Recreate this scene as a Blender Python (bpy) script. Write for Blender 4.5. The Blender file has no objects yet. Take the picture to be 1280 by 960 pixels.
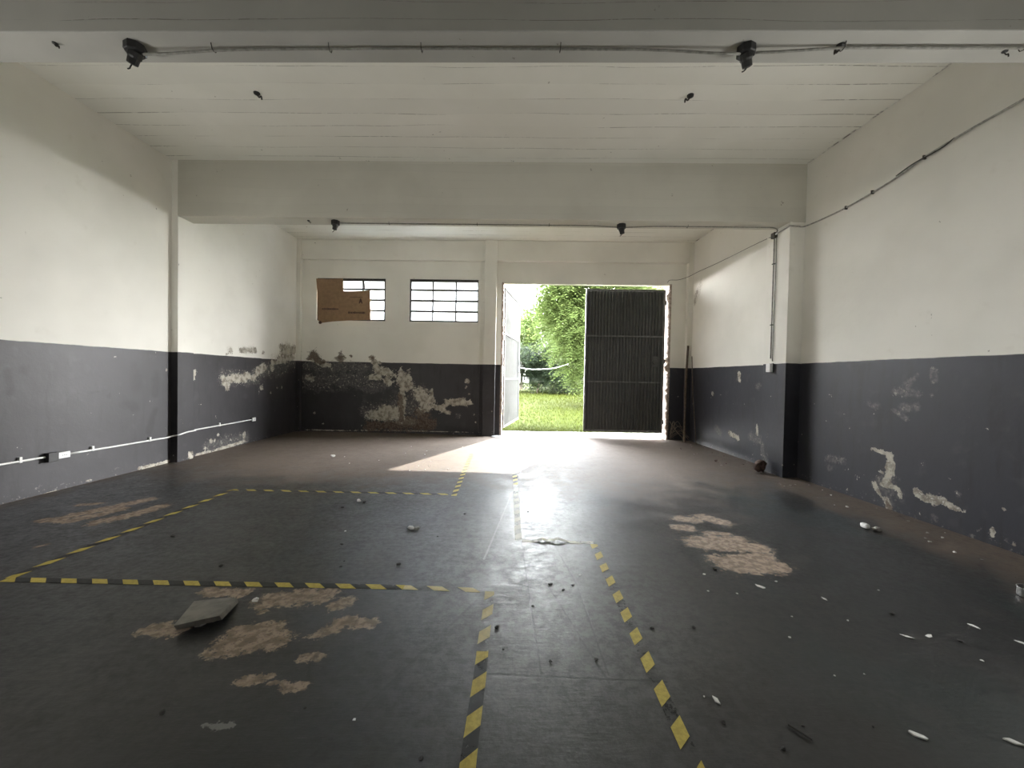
import bpy, math, random
import numpy as np
from mathutils import Vector, Matrix

# ------------------------------------------------------------------ camera, sky, sun, exposure
SC = bpy.context.scene
COL = SC.collection
PITCH, YAW, ROLL, CAM_H, FPX = .0188, .0177, .0194, 1.36, 500.0
cam_d = bpy.data.cameras.new('camera'); cam = bpy.data.objects.new('camera', cam_d); COL.objects.link(cam)
cam_d.sensor_fit = 'HORIZONTAL'; cam_d.sensor_width = 36; cam_d.lens = 36*FPX/1280; cam_d.clip_start = .02
fwd = Vector((math.sin(YAW)*math.cos(PITCH), math.cos(YAW)*math.cos(PITCH), -math.sin(PITCH)))
rgt = Vector((math.cos(YAW), -math.sin(YAW), 0)); up = rgt.cross(fwd)
r2 = rgt*math.cos(ROLL)+up*math.sin(ROLL); u2 = up*math.cos(ROLL)-rgt*math.sin(ROLL)
cam.matrix_world = Matrix(((r2.x, u2.x, -fwd.x, 0), (r2.y, u2.y, -fwd.y, 0), (r2.z, u2.z, -fwd.z, CAM_H), (0, 0, 0, 1)))
SC.camera = cam
vs = SC.view_settings
vs.view_transform = 'Standard'; vs.look = 'None'; vs.gamma = 1; vs.use_curve_mapping = False
vs.exposure = 0.85
SKY = 46.0
SUN = 10.0
REAR = 6.0
SIDE = 36.0

world = bpy.data.worlds.new('sky'); SC.world = world; world.use_nodes = True
wn = world.node_tree; wn.nodes.clear()
wo = wn.nodes.new('ShaderNodeOutputWorld'); bg = wn.nodes.new('ShaderNodeBackground')
tc = wn.nodes.new('ShaderNodeTexCoord'); sx = wn.nodes.new('ShaderNodeSeparateXYZ'); rp = wn.nodes.new('ShaderNodeValToRGB')
wn.links.new(tc.outputs['Generated'], sx.inputs[0]); wn.links.new(sx.outputs[2], rp.inputs[0])
rp.color_ramp.elements[0].color = (1, .985, .96, 1); rp.color_ramp.elements[1].color = (.78, .88, 1, 1)
wn.links.new(rp.outputs[0], bg.inputs[0]); bg.inputs[1].default_value = SKY
wn.links.new(bg.outputs[0], wo.inputs[0])

sun_d = bpy.data.lights.new('sun', 'SUN'); sun = bpy.data.objects.new('sun', sun_d); COL.objects.link(sun)
sun_d.energy = SUN; sun_d.angle = math.radians(.6); sun_d.color = (1, .95, .86)
sun.rotation_euler = Vector((-1.70, -3.70, -3.49)).to_track_quat('-Z', 'Y').to_euler(); sun.location = (8, 26, 20)

def area(name, loc, target, sx_, sy_, power, color=(1, 1, 1), portal=False, spread=180):
    d = bpy.data.lights.new(name, 'AREA'); d.shape = 'RECTANGLE'; d.size = sx_; d.size_y = sy_; d.energy = power; d.color = color
    d.spread = math.radians(spread)
    o = bpy.data.objects.new(name, d); COL.objects.link(o); o.location = loc
    o.rotation_euler = (Vector(target)-Vector(loc)).to_track_quat('-Z', 'Y').to_euler()
    if portal: d.cycles.is_portal = True
    return o
area('doorway_portal', (1.8, 9.45, 1.75), (1.8, 0, 1.75), 3.9, 3.6, 1, portal=True)
# unseen fill lamp added at the rear wall, behind the viewpoint
area('rear_fill_lamp', (-.4, -6.75, 2.0), (-.4, 9, 2.3), 6.0, 3.4, REAR, (1, .98, .95))
# fill lamps added against the solid side walls, just out of view
area('right_fill_lamp', (4.12, 2.05, 1.5), (-2.0, 4.6, 4.4), 1.1, 1.3, SIDE, (1, .985, .93), spread=150)
area('left_fill_lamp', (-4.93, 2.05, 1.5), (1.5, 4.6, 4.4), 1.1, 1.3, SIDE, (1, .985, .93), spread=150)

SC.cycles.max_bounces = 12; SC.cycles.diffuse_bounces = 8; SC.cycles.glossy_bounces = 4; SC.cycles.transmission_bounces = 6
SC.cycles.transparent_max_bounces = 8; SC.cycles.sample_clamp_indirect = 12; SC.cycles.caustics_reflective = False; SC.cycles.caustics_refractive = False

rnd = random.Random(7)
# ------------------------------------------------------------------ helpers
class MB:
    def __init__(s): s.v = []; s.f = []; s.at = {}; s.uv = []
    def add(s, vs_, fs):
        o = len(s.v); s.v += [tuple(p) for p in vs_]; s.f += [tuple(i+o for i in f) for f in fs]
    def box(s, a, b, M=None):
        P = [(x, y, z) for x in (a[0], b[0]) for y in (a[1], b[1]) for z in (a[2], b[2])]
        if M is not None: P = [M(p) if callable(M) else tuple(M @ Vector(p)) for p in P]
        s.add(P, [(0, 1, 3, 2), (4, 6, 7, 5), (0, 4, 5, 1), (2, 3, 7, 6), (0, 2, 6, 4), (1, 5, 7, 3)])
    def tube(s, pts, r, n=8, cap=True):
        pts = [Vector(p) for p in pts]; k = len(pts); rings = []
        rr = r if isinstance(r, (list, tuple)) else [r]*k
        t = (pts[1]-pts[0]).normalized(); ref = Vector((0, 0, 1)) if abs(t.z) < .9 else Vector((1, 0, 0))
        nrm = t.cross(ref).normalized(); V = []
        for i, p in enumerate(pts):
            a = pts[max(i-1, 0)]; b = pts[min(i+1, k-1)]; t = (b-a).normalized()
            nrm = (nrm-t*nrm.dot(t)).normalized(); bn = t.cross(nrm)
            for j in range(n):
                an = 2*math.pi*j/n; V.append(p+(nrm*math.cos(an)+bn*math.sin(an))*rr[i])
        F = [(i*n+j, i*n+(j+1) % n, (i+1)*n+(j+1) % n, (i+1)*n+j) for i in range(k-1) for j in range(n)]
        if cap: F += [tuple(range(n))[::-1], tuple((k-1)*n+j for j in range(n))]
        s.add(V, F)
    def lathe(s, prof, c, axis='z', n=20):
        V = []; k = len(prof)
        for (r, h) in prof:
            for j in range(n):
                a = 2*math.pi*j/n; p = (r*math.cos(a), r*math.sin(a), h)
                if axis == 'y': p = (p[0], p[2], p[1])
                if axis == 'x': p = (p[2], p[0], p[1])
                V.append((c[0]+p[0], c[1]+p[1], c[2]+p[2]))
        F = [(i*n+j, i*n+(j+1) % n, (i+1)*n+(j+1) % n, (i+1)*n+j) for i in range(k-1) for j in range(n)]
        F += [tuple(range(n))[::-1], tuple((k-1)*n+j for j in range(n))]
        s.add(V, F)
    def prism(s, poly, fn, d0, d1):
        n = len(poly); V = [fn(p, d0) for p in poly]+[fn(p, d1) for p in poly]
        s.add(V, [tuple(range(n))[::-1], tuple(range(n, 2*n))]+[(i, (i+1) % n, n+(i+1) % n, n+i) for i in range(n)])
    def build(s, name, mat, parent=None, smooth=False, attrs=None, bevel=0):
        me = bpy.data.meshes.new(name); me.from_pydata(s.v, [], s.f); me.update()
        o = bpy.data.objects.new(name, me); COL.objects.link(o); me.materials.append(mat)
        if smooth: me.polygons.foreach_set('use_smooth', [True]*len(me.polygons))
        if parent is not None:
            o.parent = parent
            L = parent.matrix_basis.inverted() if parent.parent is None else (parent.parent.matrix_basis @ parent.matrix_basis).inverted()
            me.transform(L)
        if mat.name == 'two_tone_wall_paint': attrs = {**{k: () for k in ('peel', 'scuff', 'brown', 'darkmark')}, **(attrs or {})}
        if attrs:
            for k, arr in attrs.items():
                a = me.attributes.new(k, 'FLOAT', 'POINT'); buf = np.zeros(len(me.vertices), 'f'); buf[:] = -1; buf[:len(arr)] = arr if len(arr) else -1
                a.data.foreach_set('value', buf)
        if bevel:
            m = o.modifiers.new('bevel', 'BEVEL'); m.width = bevel; m.segments = 2; m.limit_method = 'ANGLE'
        return o
def tag(o, label=None, cat=None, group=None, kind=None):
    if label: o['label'] = label
    if cat: o['category'] = cat
    if group: o['group'] = group
    if kind: o['kind'] = kind
    return o
def empty(name, loc, label, cat, group=None, kind=None):
    o = bpy.data.objects.new(name, None); COL.objects.link(o); o.location = loc; o.empty_display_size = .1
    o.matrix_basis = Matrix.Translation(loc)
    return tag(o, label, cat, group, kind)

def noise3(p, seed=0):
    from mathutils import noise
    return noise.noise(Vector(p)+Vector((seed*13.1, seed*7.7, 0)))

# ------------------------------------------------------------------ materials
class NT:
    def __init__(s, name):
        s.m = bpy.data.materials.new(name); s.m.use_nodes = True; s.t = s.m.node_tree; s.n = s.t.nodes; s.n.clear()
        s.out = s.n.new('ShaderNodeOutputMaterial'); s.b = s.n.new('ShaderNodeBsdfPrincipled'); s.t.links.new(s.b.outputs[0], s.out.inputs[0])
        s.pos = s.n.new('ShaderNodeNewGeometry').outputs['Position']
    def link(s, a, b): s.t.links.new(a, b)
    def val(s, sock, v):
        if isinstance(v, bpy.types.NodeSocket): s.link(v, sock)
        elif v is not None: sock.default_value = v
    def math(s, op, a, b=None, c=None, clamp=False):
        n = s.n.new('ShaderNodeMath'); n.operation = op; n.use_clamp = clamp
        for i, v in enumerate((a, b, c)): s.val(n.inputs[i], v)
        return n.outputs[0]
    def noise(s, scale, detail=4, rough=.55, vec=None, dist=0.0):
        n = s.n.new('ShaderNodeTexNoise'); n.inputs['Scale'].default_value = scale; n.inputs['Detail'].default_value = detail
        n.inputs['Roughness'].default_value = rough; n.inputs['Distortion'].default_value = dist
        s.link(vec if vec is not None else s.pos, n.inputs['Vector']); return n.outputs[0]
    def mapping(s, scale=(1, 1, 1), rot=(0, 0, 0), loc=(0, 0, 0), vec=None):
        n = s.n.new('ShaderNodeMapping'); n.inputs['Scale'].default_value = scale; n.inputs['Rotation'].default_value = rot; n.inputs['Location'].default_value = loc
        s.link(vec if vec is not None else s.pos, n.inputs[0]); return n.outputs[0]
    def sep(s, vec=None):
        n = s.n.new('ShaderNodeSeparateXYZ'); s.link(vec if vec is not None else s.pos, n.inputs[0]); return n.outputs
    def smooth(s, v, a, b, lo=0.0, hi=1.0):
        n = s.n.new('ShaderNodeMapRange'); n.interpolation_type = 'SMOOTHSTEP'; s.val(n.inputs[0], v)
        n.inputs[1].default_value = a; n.inputs[2].default_value = b; n.inputs[3].default_value = lo; n.inputs[4].default_value = hi; return n.outputs[0]
    def mix(s, f, a, b):
        n = s.n.new('ShaderNodeMix'); n.data_type = 'RGBA'; s.val(n.inputs[0], f)
        for i, v in ((6, a), (7, b)):
            if isinstance(v, tuple) and len(v) == 3: v = v+(1,)
            s.val(n.inputs[i], v)
        return n.outputs[2]
    def attr(s, name):
        n = s.n.new('ShaderNodeAttribute'); n.attribute_name = name; return n.outputs['Fac']
    def bump(s, h, strength=.3, dist=.01):
        n = s.n.new('ShaderNodeBump'); n.inputs['Strength'].default_value = strength; n.inputs['Distance'].default_value = dist
        s.link(h, n.inputs['Height']); s.link(n.outputs[0], s.b.inputs['Normal'])
    def set(s, col=None, rough=None, metal=None, spec=None):
        if isinstance(col, tuple) and len(col) == 3: col = col+(1,)
        s.val(s.b.inputs['Base Color'], col); s.val(s.b.inputs['Roughness'], rough); s.val(s.b.inputs['Metallic'], metal); s.val(s.b.inputs['Specular IOR Level'], spec)
        return s.m

def simple(name, col, rough=.6, metal=0, var=.25, scale=30, bump=.15):
    t = NT(name); n = t.noise(scale); f = t.smooth(n, .3, .7)
    t.set(t.mix(f, tuple(c*(1-var) for c in col), tuple(min(1, c*(1+var)) for c in col)), rough, metal)
    if bump: t.bump(n, bump, .003)
    return t.m

def wall_paint():
    t = NT('two_tone_wall_paint'); x, y, z = t.sep()
    big = t.noise(.9, 3); mid = t.noise(6, 5); fine = t.noise(28, 6, .65); tiny = t.noise(90, 3)
    edge = t.math('ADD', z, t.math('MULTIPLY', t.math('SUBTRACT', t.noise(3.5, 3), .5), .02))
    dado = t.smooth(edge, 1.619, 1.627, 1, 0)
    white = t.mix(t.smooth(big, .35, .65), (.78, .765, .705), (.85, .835, .775))
    white = t.mix(t.smooth(mid, .62, .78, 0, .35), white, (.70, .675, .605))
    speck = t.smooth(t.noise(11, 3, .6), .735, .76)
    white = t.mix(t.math('MULTIPLY', speck, t.smooth(tiny, .4, .55, 0, .8)), white, (.22, .2, .17))
    # vertical rain-like streaks and rubbed places on the dark dado
    st = t.noise(1, 4, .6, t.mapping((9, 9, 1.6)))
    dark = t.mix(t.smooth(big, .35, .68), (.036, .0345, .038), (.050, .048, .052))
    dark = t.mix(t.smooth(x, 2.5, 4.0, 0, .8), dark, (.036, .0375, .048))
    dark = t.mix(t.smooth(st, .5, .75, 0, .5), dark, (.025, .0245, .026))
    dark = t.mix(t.smooth(mid, .55, .75, 0, .4), dark, (.070, .068, .072))
    sc = t.math('ADD', t.attr('scuff'), t.math('MULTIPLY', t.math('SUBTRACT', mid, .5), 2.2))
    scm = t.smooth(sc, .15, .7, 0, .75)
    scm = t.math('MULTIPLY', scm, t.smooth(fine, .42, .58, .25, 1))
    dark = t.mix(scm, dark, (.13, .125, .12))
    white = t.mix(t.math('MULTIPLY', scm, .7), white, (.42, .39, .33))
    dk = t.smooth(t.math('ADD', t.attr('darkmark'), t.math('MULTIPLY', t.math('SUBTRACT', mid, .5), 1.6)), .1, .9, 0, .6)
    dark = t.mix(dk, dark, (.018, .018, .019))
    col = t.mix(dado, white, dark)
    # peeled plaster
    pn = t.math('ADD', t.math('MULTIPLY', t.math('SUBTRACT', t.noise(11, 8, .72), .5), 3.2), t.math('MULTIPLY', t.math('SUBTRACT', t.noise(45, 4, .7), .5), 1.3))
    f = t.math('ADD', t.attr('peel'), pn)
    peel = t.smooth(f, .12, .2)
    fleck = t.math('MULTIPLY', t.smooth(t.noise(20, 6, .75), .585, .60), t.smooth(t.attr('scuff'), .05, .6))
    fleck = t.math('MULTIPLY', fleck, t.smooth(x, 1.5, 2.5, 1, .35))
    peel = t.math('MAXIMUM', peel, fleck)
    pcol = t.mix(t.smooth(t.noise(14, 5, .6), .42, .62), (.50, .47, .40), (.22, .195, .16))
    pcol = t.mix(t.smooth(fine, .55, .66, 0, .8), pcol, (.74, .72, .66))
    fb = t.math('ADD', t.attr('brown'), t.math('MULTIPLY', t.math('SUBTRACT', t.noise(13, 8, .75), .5), 4.2))
    bm = t.smooth(fb, .1, .5, 0, .85)
    bcol = t.mix(t.smooth(fine, .4, .6), (.085, .050, .036), (.17, .135, .105))
    col = t.mix(peel, col, pcol); col = t.mix(bm, col, bcol)
    # random tiny flakes low on the wall and along its foot
    foot = t.smooth(t.math('ADD', z, t.math('MULTIPLY', t.math('SUBTRACT', mid, .5), .35)), .0, .10, 1, 0)
    fl = t.math('MULTIPLY', t.smooth(t.noise(9, 4, .7), .70, .72), dado)
    fl = t.math('MAXIMUM', fl, t.math('MULTIPLY', foot, t.smooth(fine, .56, .66, 0, .4)))
    col = t.mix(fl, col, (.40, .38, .34))
    rough = t.math('SUBTRACT', .78, t.math('MULTIPLY', dado, .33))
    rough = t.math('MAXIMUM', rough, t.math('MULTIPLY', t.math('MAXIMUM', peel, bm), .85))
    h = t.math('ADD', t.math('MULTIPLY', mid, .5), t.math('SUBTRACT', t.math('MULTIPLY', fine, .12), t.math('MULTIPLY', peel, .35)))
    t.bump(h, .5, .012)
    return t.set(col, rough, spec=.35)

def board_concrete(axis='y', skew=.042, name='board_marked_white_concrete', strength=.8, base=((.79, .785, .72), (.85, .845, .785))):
    t = NT(name); x, y, z = t.sep()
    c = t.math('ADD', y, t.math('MULTIPLY', x, skew)) if axis == 'y' else z
    step = .235 if axis == 'y' else .115
    warp = t.math('MULTIPLY', t.math('SUBTRACT', t.noise(1, 2, .5, t.mapping((.6, 3, 3))), .5), .09)
    c2 = t.math('DIVIDE', t.math('ADD', c, warp), step)
    fr = t.math('FRACT', c2); idx = t.math('FLOOR', c2)
    d = t.math('ABSOLUTE', t.math('SUBTRACT', fr, .5))
    cb = t.n.new('ShaderNodeCombineXYZ'); t.link(t.math('MULTIPLY', x, .55), cb.inputs[0]); t.link(t.math('MULTIPLY', idx, 7.31), cb.inputs[1])
    seg = t.noise(1, 3, .65, cb.outputs[0])
    brk = t.noise(17, 4, .6)
    line = t.math('MULTIPLY', t.smooth(d, .468, .492), t.smooth(seg, .45, .58))
    line = t.math('MULTIPLY', line, t.smooth(brk, .38, .50, .25, 1))
    big = t.noise(.8, 4); fine = t.noise(40, 4, .7)
    wn_ = t.n.new('ShaderNodeTexWhiteNoise'); wn_.noise_dimensions = '1D'; t.link(idx, wn_.inputs['W'])
    col = t.mix(t.smooth(big, .35, .65), base[0], base[1])
    col = t.mix(t.math('MULTIPLY', wn_.outputs[0], .25), col, tuple(v*.86 for v in base[0]))
    spots = t.math('MULTIPLY', t.smooth(t.noise(9, 4, .6), .69, .72), t.smooth(fine, .5, .6))
    col = t.mix(t.math('MULTIPLY', spots, .8), col, (.2, .18, .15))
    if axis == 'y':   # dirty open joint where the slab meets the right wall
        jd = t.math('SUBTRACT', t.math('SUBTRACT', 4.215, t.math('MULTIPLY', y, .0075)), x)
        jm = t.math('MULTIPLY', t.smooth(jd, .012, .035, 1, 0), t.smooth(t.noise(2.2, 5, .7), .46, .54))
        col = t.mix(t.math('MULTIPLY', jm, .85), col, (.10, .09, .075))
    col = t.mix(t.math('MULTIPLY', line, strength), col, (.13, .115, .095))
    h = t.math('SUBTRACT', t.math('ADD', t.math('MULTIPLY', wn_.outputs[0], .6), t.math('MULTIPLY', fine, .1)), line)
    t.bump(h, .35, .008)
    return t.set(col, .8, spec=.3)

def floor_mat():
    t = NT('worn_dark_floor_paint'); x, y, z = t.sep()
    big = t.noise(.55, 4); mid = t.noise(3.2, 6, .62); fine = t.noise(24, 6, .7)
    grain = t.noise(1, 6, .7, t.mapping((9, 55, 9)))
    swirl = t.noise(9, 8, .78, dist=.5)
    base = t.mix(t.smooth(big, .35, .65), (.020, .0205, .021), (.032, .0315, .0315))
    teal = t.math('MULTIPLY', t.smooth(t.noise(.8, 3, vec=t.mapping(loc=(4.2, 1.7, 0))), .48, .62), t.smooth(x, .8, 2.2))
    base = t.mix(t.math('MULTIPLY', teal, .6), base, (.024, .034, .034))
    base = t.mix(t.smooth(mid, .52, .72, 0, .45), base, (.044, .042, .040))
    base = t.mix(t.smooth(grain, .58, .75, 0, .5), base, (.08, .077, .072))
    base = t.mix(t.smooth(fine, .66, .74, 0, .35), base, (.09, .087, .083))
    wear_sheen = t.attr('wear_sheen')   # worn lane towards the door, the doorway's reflection streak painted in as lighter grey
    wm = t.math('MULTIPLY', t.smooth(wear_sheen, 0, 1), t.smooth(t.noise(15, 8, .82), .40, .60, .15, 1))
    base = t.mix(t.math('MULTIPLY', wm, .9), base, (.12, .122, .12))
    dust = t.math('ADD', t.attr('dust'), t.math('MULTIPLY', t.math('SUBTRACT', mid, .5), 1.1))
    dm = t.smooth(dust, .15, .9, 0, .85)
    base = t.mix(dm, base, t.mix(t.smooth(fine, .4, .6), (.095, .072, .055), (.16, .125, .098)))
    fo = t.math('ADD', t.attr('ochre'), t.math('MULTIPLY', t.math('SUBTRACT', t.noise(15, 8, .8), .5), 3.6))
    om = t.math('MULTIPLY', t.smooth(fo, .12, .26), t.smooth(t.noise(60, 4, .7), .34, .46, .35, 1))
    oc = t.mix(t.smooth(t.noise(20, 5), .4, .6), (.17, .125, .09), (.31, .24, .18))
    base = t.mix(om, base, oc)
    fp = t.math('ADD', t.attr('pale'), t.math('MULTIPLY', t.math('SUBTRACT', t.noise(22, 6, .7), .5), 3.2))
    base = t.mix(t.smooth(fp, .3, .45, 0, .7), base, (.22, .22, .21))
    # cracks and joints
    vo = t.n.new('ShaderNodeTexVoronoi'); vo.feature = 'DISTANCE_TO_EDGE'; vo.inputs['Scale'].default_value = .9
    wv = t.n.new('ShaderNodeVectorMath'); wv.operation = 'ADD'; nn = t.n.new('ShaderNodeTexNoise'); nn.inputs['Scale'].default_value = 3; nn.inputs['Detail'].default_value = 5
    t.link(t.pos, nn.inputs['Vector']); sc = t.n.new('ShaderNodeVectorMath'); sc.operation = 'SCALE'; sc.inputs['Scale'].default_value = .25
    t.link(nn.outputs[1], sc.inputs[0]); t.link(t.pos, wv.inputs[0]); t.link(sc.outputs[0], wv.inputs[1]); t.link(wv.outputs[0], vo.inputs['Vector'])
    crack = t.math('MULTIPLY', t.smooth(vo.outputs['Distance'], .003, .008, 1, 0), t.smooth(t.noise(1.3, 3), .52, .64, 0, .6))
    def seg(a, b, w, s=1.0):
        dx, dy = b[0]-a[0], b[1]-a[1]; L2 = dx*dx+dy*dy
        px = t.math('SUBTRACT', x, a[0]); py = t.math('SUBTRACT', y, a[1])
        k = t.math('DIVIDE', t.math('ADD', t.math('MULTIPLY', px, dx), t.math('MULTIPLY', py, dy)), L2, clamp=True)
        ex = t.math('SUBTRACT', px, t.math('MULTIPLY', k, dx)); ey = t.math('SUBTRACT', py, t.math('MULTIPLY', k, dy))
        d = t.math('SQRT', t.math('ADD', t.math('MULTIPLY', ex, ex), t.math('MULTIPLY', ey, ey)))
        d = t.math('ADD', d, t.math('MULTIPLY', t.math('SUBTRACT', fine, .5), .02))
        return t.math('MULTIPLY', t.smooth(d, w*.5, w*1.4, 1, 0), s)
    for (a, b, w, s) in [((.1, 4.32), (3.3, 4.2), .010, .8), ((-1.9, 3.40), (.0, 3.34), .007, .7), ((.42, 3.3), (.50, 2.6), .006, .6), ((-.05, 1.80), (.75, 1.76), .007, .9),
                         ((.16, 3.25), (.19, 1.8), .006, .7), ((.30, 2.6), (.49, 1.75), .006, .6), ((-.15, 2.4), (-.55, 1.6), .008, .5), ((-4.6, 5.1), (-1.6, 5.0), .006, .4), ((.5, 2.55), (.5, 1.8), .005, .6)]:
        crack = t.math('MAXIMUM', crack, seg(a, b, w, s))
    base = t.mix(t.math('MULTIPLY', crack, .85), base, (.02, .02, .021))
    chalk = t.math('MAXIMUM', seg((-.13, 2.95), (.10, 4.6), .008, .8), seg((.10, 4.6), (.28, 5.9), .008, .5))
    base = t.mix(t.math('MULTIPLY', chalk, .7), base, (.26, .26, .25))
    rough = t.math('ADD', t.math('ADD', t.smooth(mid, .3, .7, .32, .42), t.smooth(fine, .38, .62, -.04, .08)), t.math('MULTIPLY', t.math('MAXIMUM', dm, om), .25))
    rough = t.math('ADD', rough, t.smooth(swirl, .45, .7, 0, .12))
    h = t.math('ADD', t.math('MULTIPLY', swirl, .7), t.math('ADD', t.math('MULTIPLY', grain, .9), t.math('MULTIPLY', fine, .9)))
    h = t.math('ADD', h, t.math('MULTIPLY', mid, .8))
    h = t.math('SUBTRACT', h, t.math('MULTIPLY', t.math('MAXIMUM', crack, om), .3))
    t.bump(h, .25, .006)
    return t.set(base, rough, spec=.40)

def tape_mat(name, period=.19, skew=1.0, lost=0.0, faded=0.0, yel=(.50, .40, .085)):
    """hazard tape: u runs along in metres, v across; lost = how much of the black has worn through to the floor"""
    t = NT(name)
    uv = t.n.new('ShaderNodeUVMap'); s_ = t.n.new('ShaderNodeSeparateXYZ'); t.link(uv.outputs[0], s_.inputs[0])
    u, v = s_.outputs[0], s_.outputs[1]
    ph = t.math('FRACT', t.math('ADD', t.math('DIVIDE', u, period), t.math('MULTIPLY', v, skew*.30)))
    yel_m = t.smooth(ph, .49, .51, 1, 0)
    n = t.noise(38, 5, .7); n2 = t.noise(7, 3)
    ycol = t.mix(t.smooth(n, .4, .6), yel, tuple(c*.78 for c in yel))
    ycol = t.mix(faded, ycol, (.75, .74, .66))
    bcol = t.mix(t.smooth(n, .5, .7, 0, .6), (.018, .019, .019), (.05, .052, .05))
    bcol = t.mix(faded, bcol, (.66, .66, .62))
    t.set(t.mix(yel_m, bcol, ycol), .55, spec=.3)
    hole = t.math('MAXIMUM', t.math('MULTIPLY', t.math('SUBTRACT', 1, yel_m), t.smooth(t.math('ADD', n, t.math('MULTIPLY', t.math('SUBTRACT', n2, .5), .8)), .70-.55*lost, .74-.55*lost)), t.smooth(n, .68, .70))
    tr = t.n.new('ShaderNodeBsdfTransparent'); mx = t.n.new('ShaderNodeMixShader')
    t.link(hole, mx.inputs[0]); t.link(t.b.outputs[0], mx.inputs[1]); t.link(tr.outputs[0], mx.inputs[2]); t.link(mx.outputs[0], t.out.inputs[0])
    return t.m

def leaf_mat(name, a, b, trans=.45):
    t = NT(name); inf = t.n.new('ShaderNodeNewGeometry')
    c = t.mix(inf.outputs['Random Per Island'], a, b)
    c = t.mix(t.smooth(t.noise(.9, 3), .35, .65, 0, .5), c, b)
    t.set(c, .7, spec=.06)
    tl = t.n.new('ShaderNodeBsdfTranslucent'); mx = t.n.new('ShaderNodeMixShader'); mx.inputs[0].default_value = trans
    t.link(c, tl.inputs[0]); t.link(t.b.outputs[0], mx.inputs[1]); t.link(tl.outputs[0], mx.inputs[2]); t.link(mx.outputs[0], t.out.inputs[0])
    return t.m

def pane_mat():
    t = NT('frosted_wired_glass'); n = t.noise(60, 3)
    t.set((.93, .95, .97), .35)
    tl = t.n.new('ShaderNodeBsdfTranslucent'); tl.inputs[0].default_value = (.86, .89, .93, 1)
    mx = t.n.new('ShaderNodeMixShader'); mx.inputs[0].default_value = .8
    t.bump(n, .3, .003)
    t.link(t.b.outputs[0], mx.inputs[1]); t.link(tl.outputs[0], mx.inputs[2]); t.link(mx.outputs[0], t.out.inputs[0])
    return t.m

def gate_paint():
    t = NT('grey_gate_paint'); x, y, z = t.sep(); n = t.noise(5, 5, .65); f = t.noise(45, 4, .7)
    st = t.noise(1, 4, .6, t.mapping((14, 14, 1.2)))
    c = t.mix(t.smooth(n, .35, .65), (.062, .063, .060), (.085, .086, .080))
    c = t.mix(t.smooth(st, .55, .75, 0, .5), c, (.10, .096, .086))
    c = t.mix(t.smooth(f, .68, .74, 0, .7), c, (.17, .09, .05))
    t.bump(f, .15, .002)
    return t.set(c, t.smooth(n, .3, .7, .38, .55), 0.0, .5)

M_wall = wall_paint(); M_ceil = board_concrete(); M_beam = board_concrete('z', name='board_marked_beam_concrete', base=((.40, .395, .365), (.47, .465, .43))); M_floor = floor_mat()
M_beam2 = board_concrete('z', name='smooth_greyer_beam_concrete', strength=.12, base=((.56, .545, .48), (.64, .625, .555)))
M_pane = pane_mat(); M_gate = gate_paint()
M_gatef = simple('worn_grey_gate_frame', (.15, .15, .145), .45, .2, .3, 12)
M_frame = simple('dark_window_steel', (.045, .042, .04), .5, .3)
M_card = simple('brown_cardboard', (.25, .155, .085), .85, 0, .12, 14)
M_ink = simple('dark_printing_ink', (.05, .02, .012), .8, 0, .1)
M_black = simple('black_plastic', (.018, .018, .018), .5)
M_conduit = simple('painted_grey_conduit', (.24, .235, .21), .55)
M_cable = simple('grey_cable_sheath', (.36, .35, .32), .55)
M_wcond = simple('white_plastic_conduit', (.78, .78, .76), .4, 0, .08)
M_wplate = simple('white_switch_plastic', (.80, .80, .80), .35, 0, .05)
M_metal = simple('dull_hook_steel', (.06, .055, .05), .5, .6)
M_conc = simple('broken_concrete', (.30, .29, .27), .85, 0, .25, 25, .5)
M_slab = simple('dusty_tile_top', (.155, .145, .125), .7, 0, .35, 9, .4)
M_white = simple('white_plaster_chip', (.72, .72, .70), .7, 0, .1)
M_grit = simple('dark_grit', (.025, .024, .023), .8)
M_rock = simple('brown_brick_rubble', (.085, .052, .042), .9, 0, .5, 30, .6)
M_wood = simple('dark_old_wood', (.10, .075, .055), .75, 0, .3, 20)
M_twig = simple('dry_twig', (.30, .25, .20), .8)
M_trunk = simple('tree_bark', (.12, .09, .07), .9, 0, .3, 12, .6)
M_apron = simple('outdoor_concrete', (.16, .155, .14), .85, 0, .2, 7)
M_lawn = simple('lawn_soil_green', (.016, .020, .003), .9, 0, .35, 5, .5)
M_brickp = simple('rough_jamb_plaster', (.42, .34, .29), .9, 0, .35, 24, .8)
M_house = simple('pink_house_wall', (.15, .10, .085), .9, 0, .1)
M_roof = simple('terracotta_roof', (.30, .14, .09), .8, 0, .25)
M_tin = simple('dull_grey_tin', (.32, .32, .31), .4, .6)
M_lawn.node_tree.nodes['Principled BSDF'].inputs['Specular IOR Level'].default_value = .02
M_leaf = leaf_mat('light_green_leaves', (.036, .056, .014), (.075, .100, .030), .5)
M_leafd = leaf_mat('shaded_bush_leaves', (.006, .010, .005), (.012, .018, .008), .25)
M_grass = leaf_mat('grass_blades', (.0150, .0190, .0018), (.026, .030, .004), .4)

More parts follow.
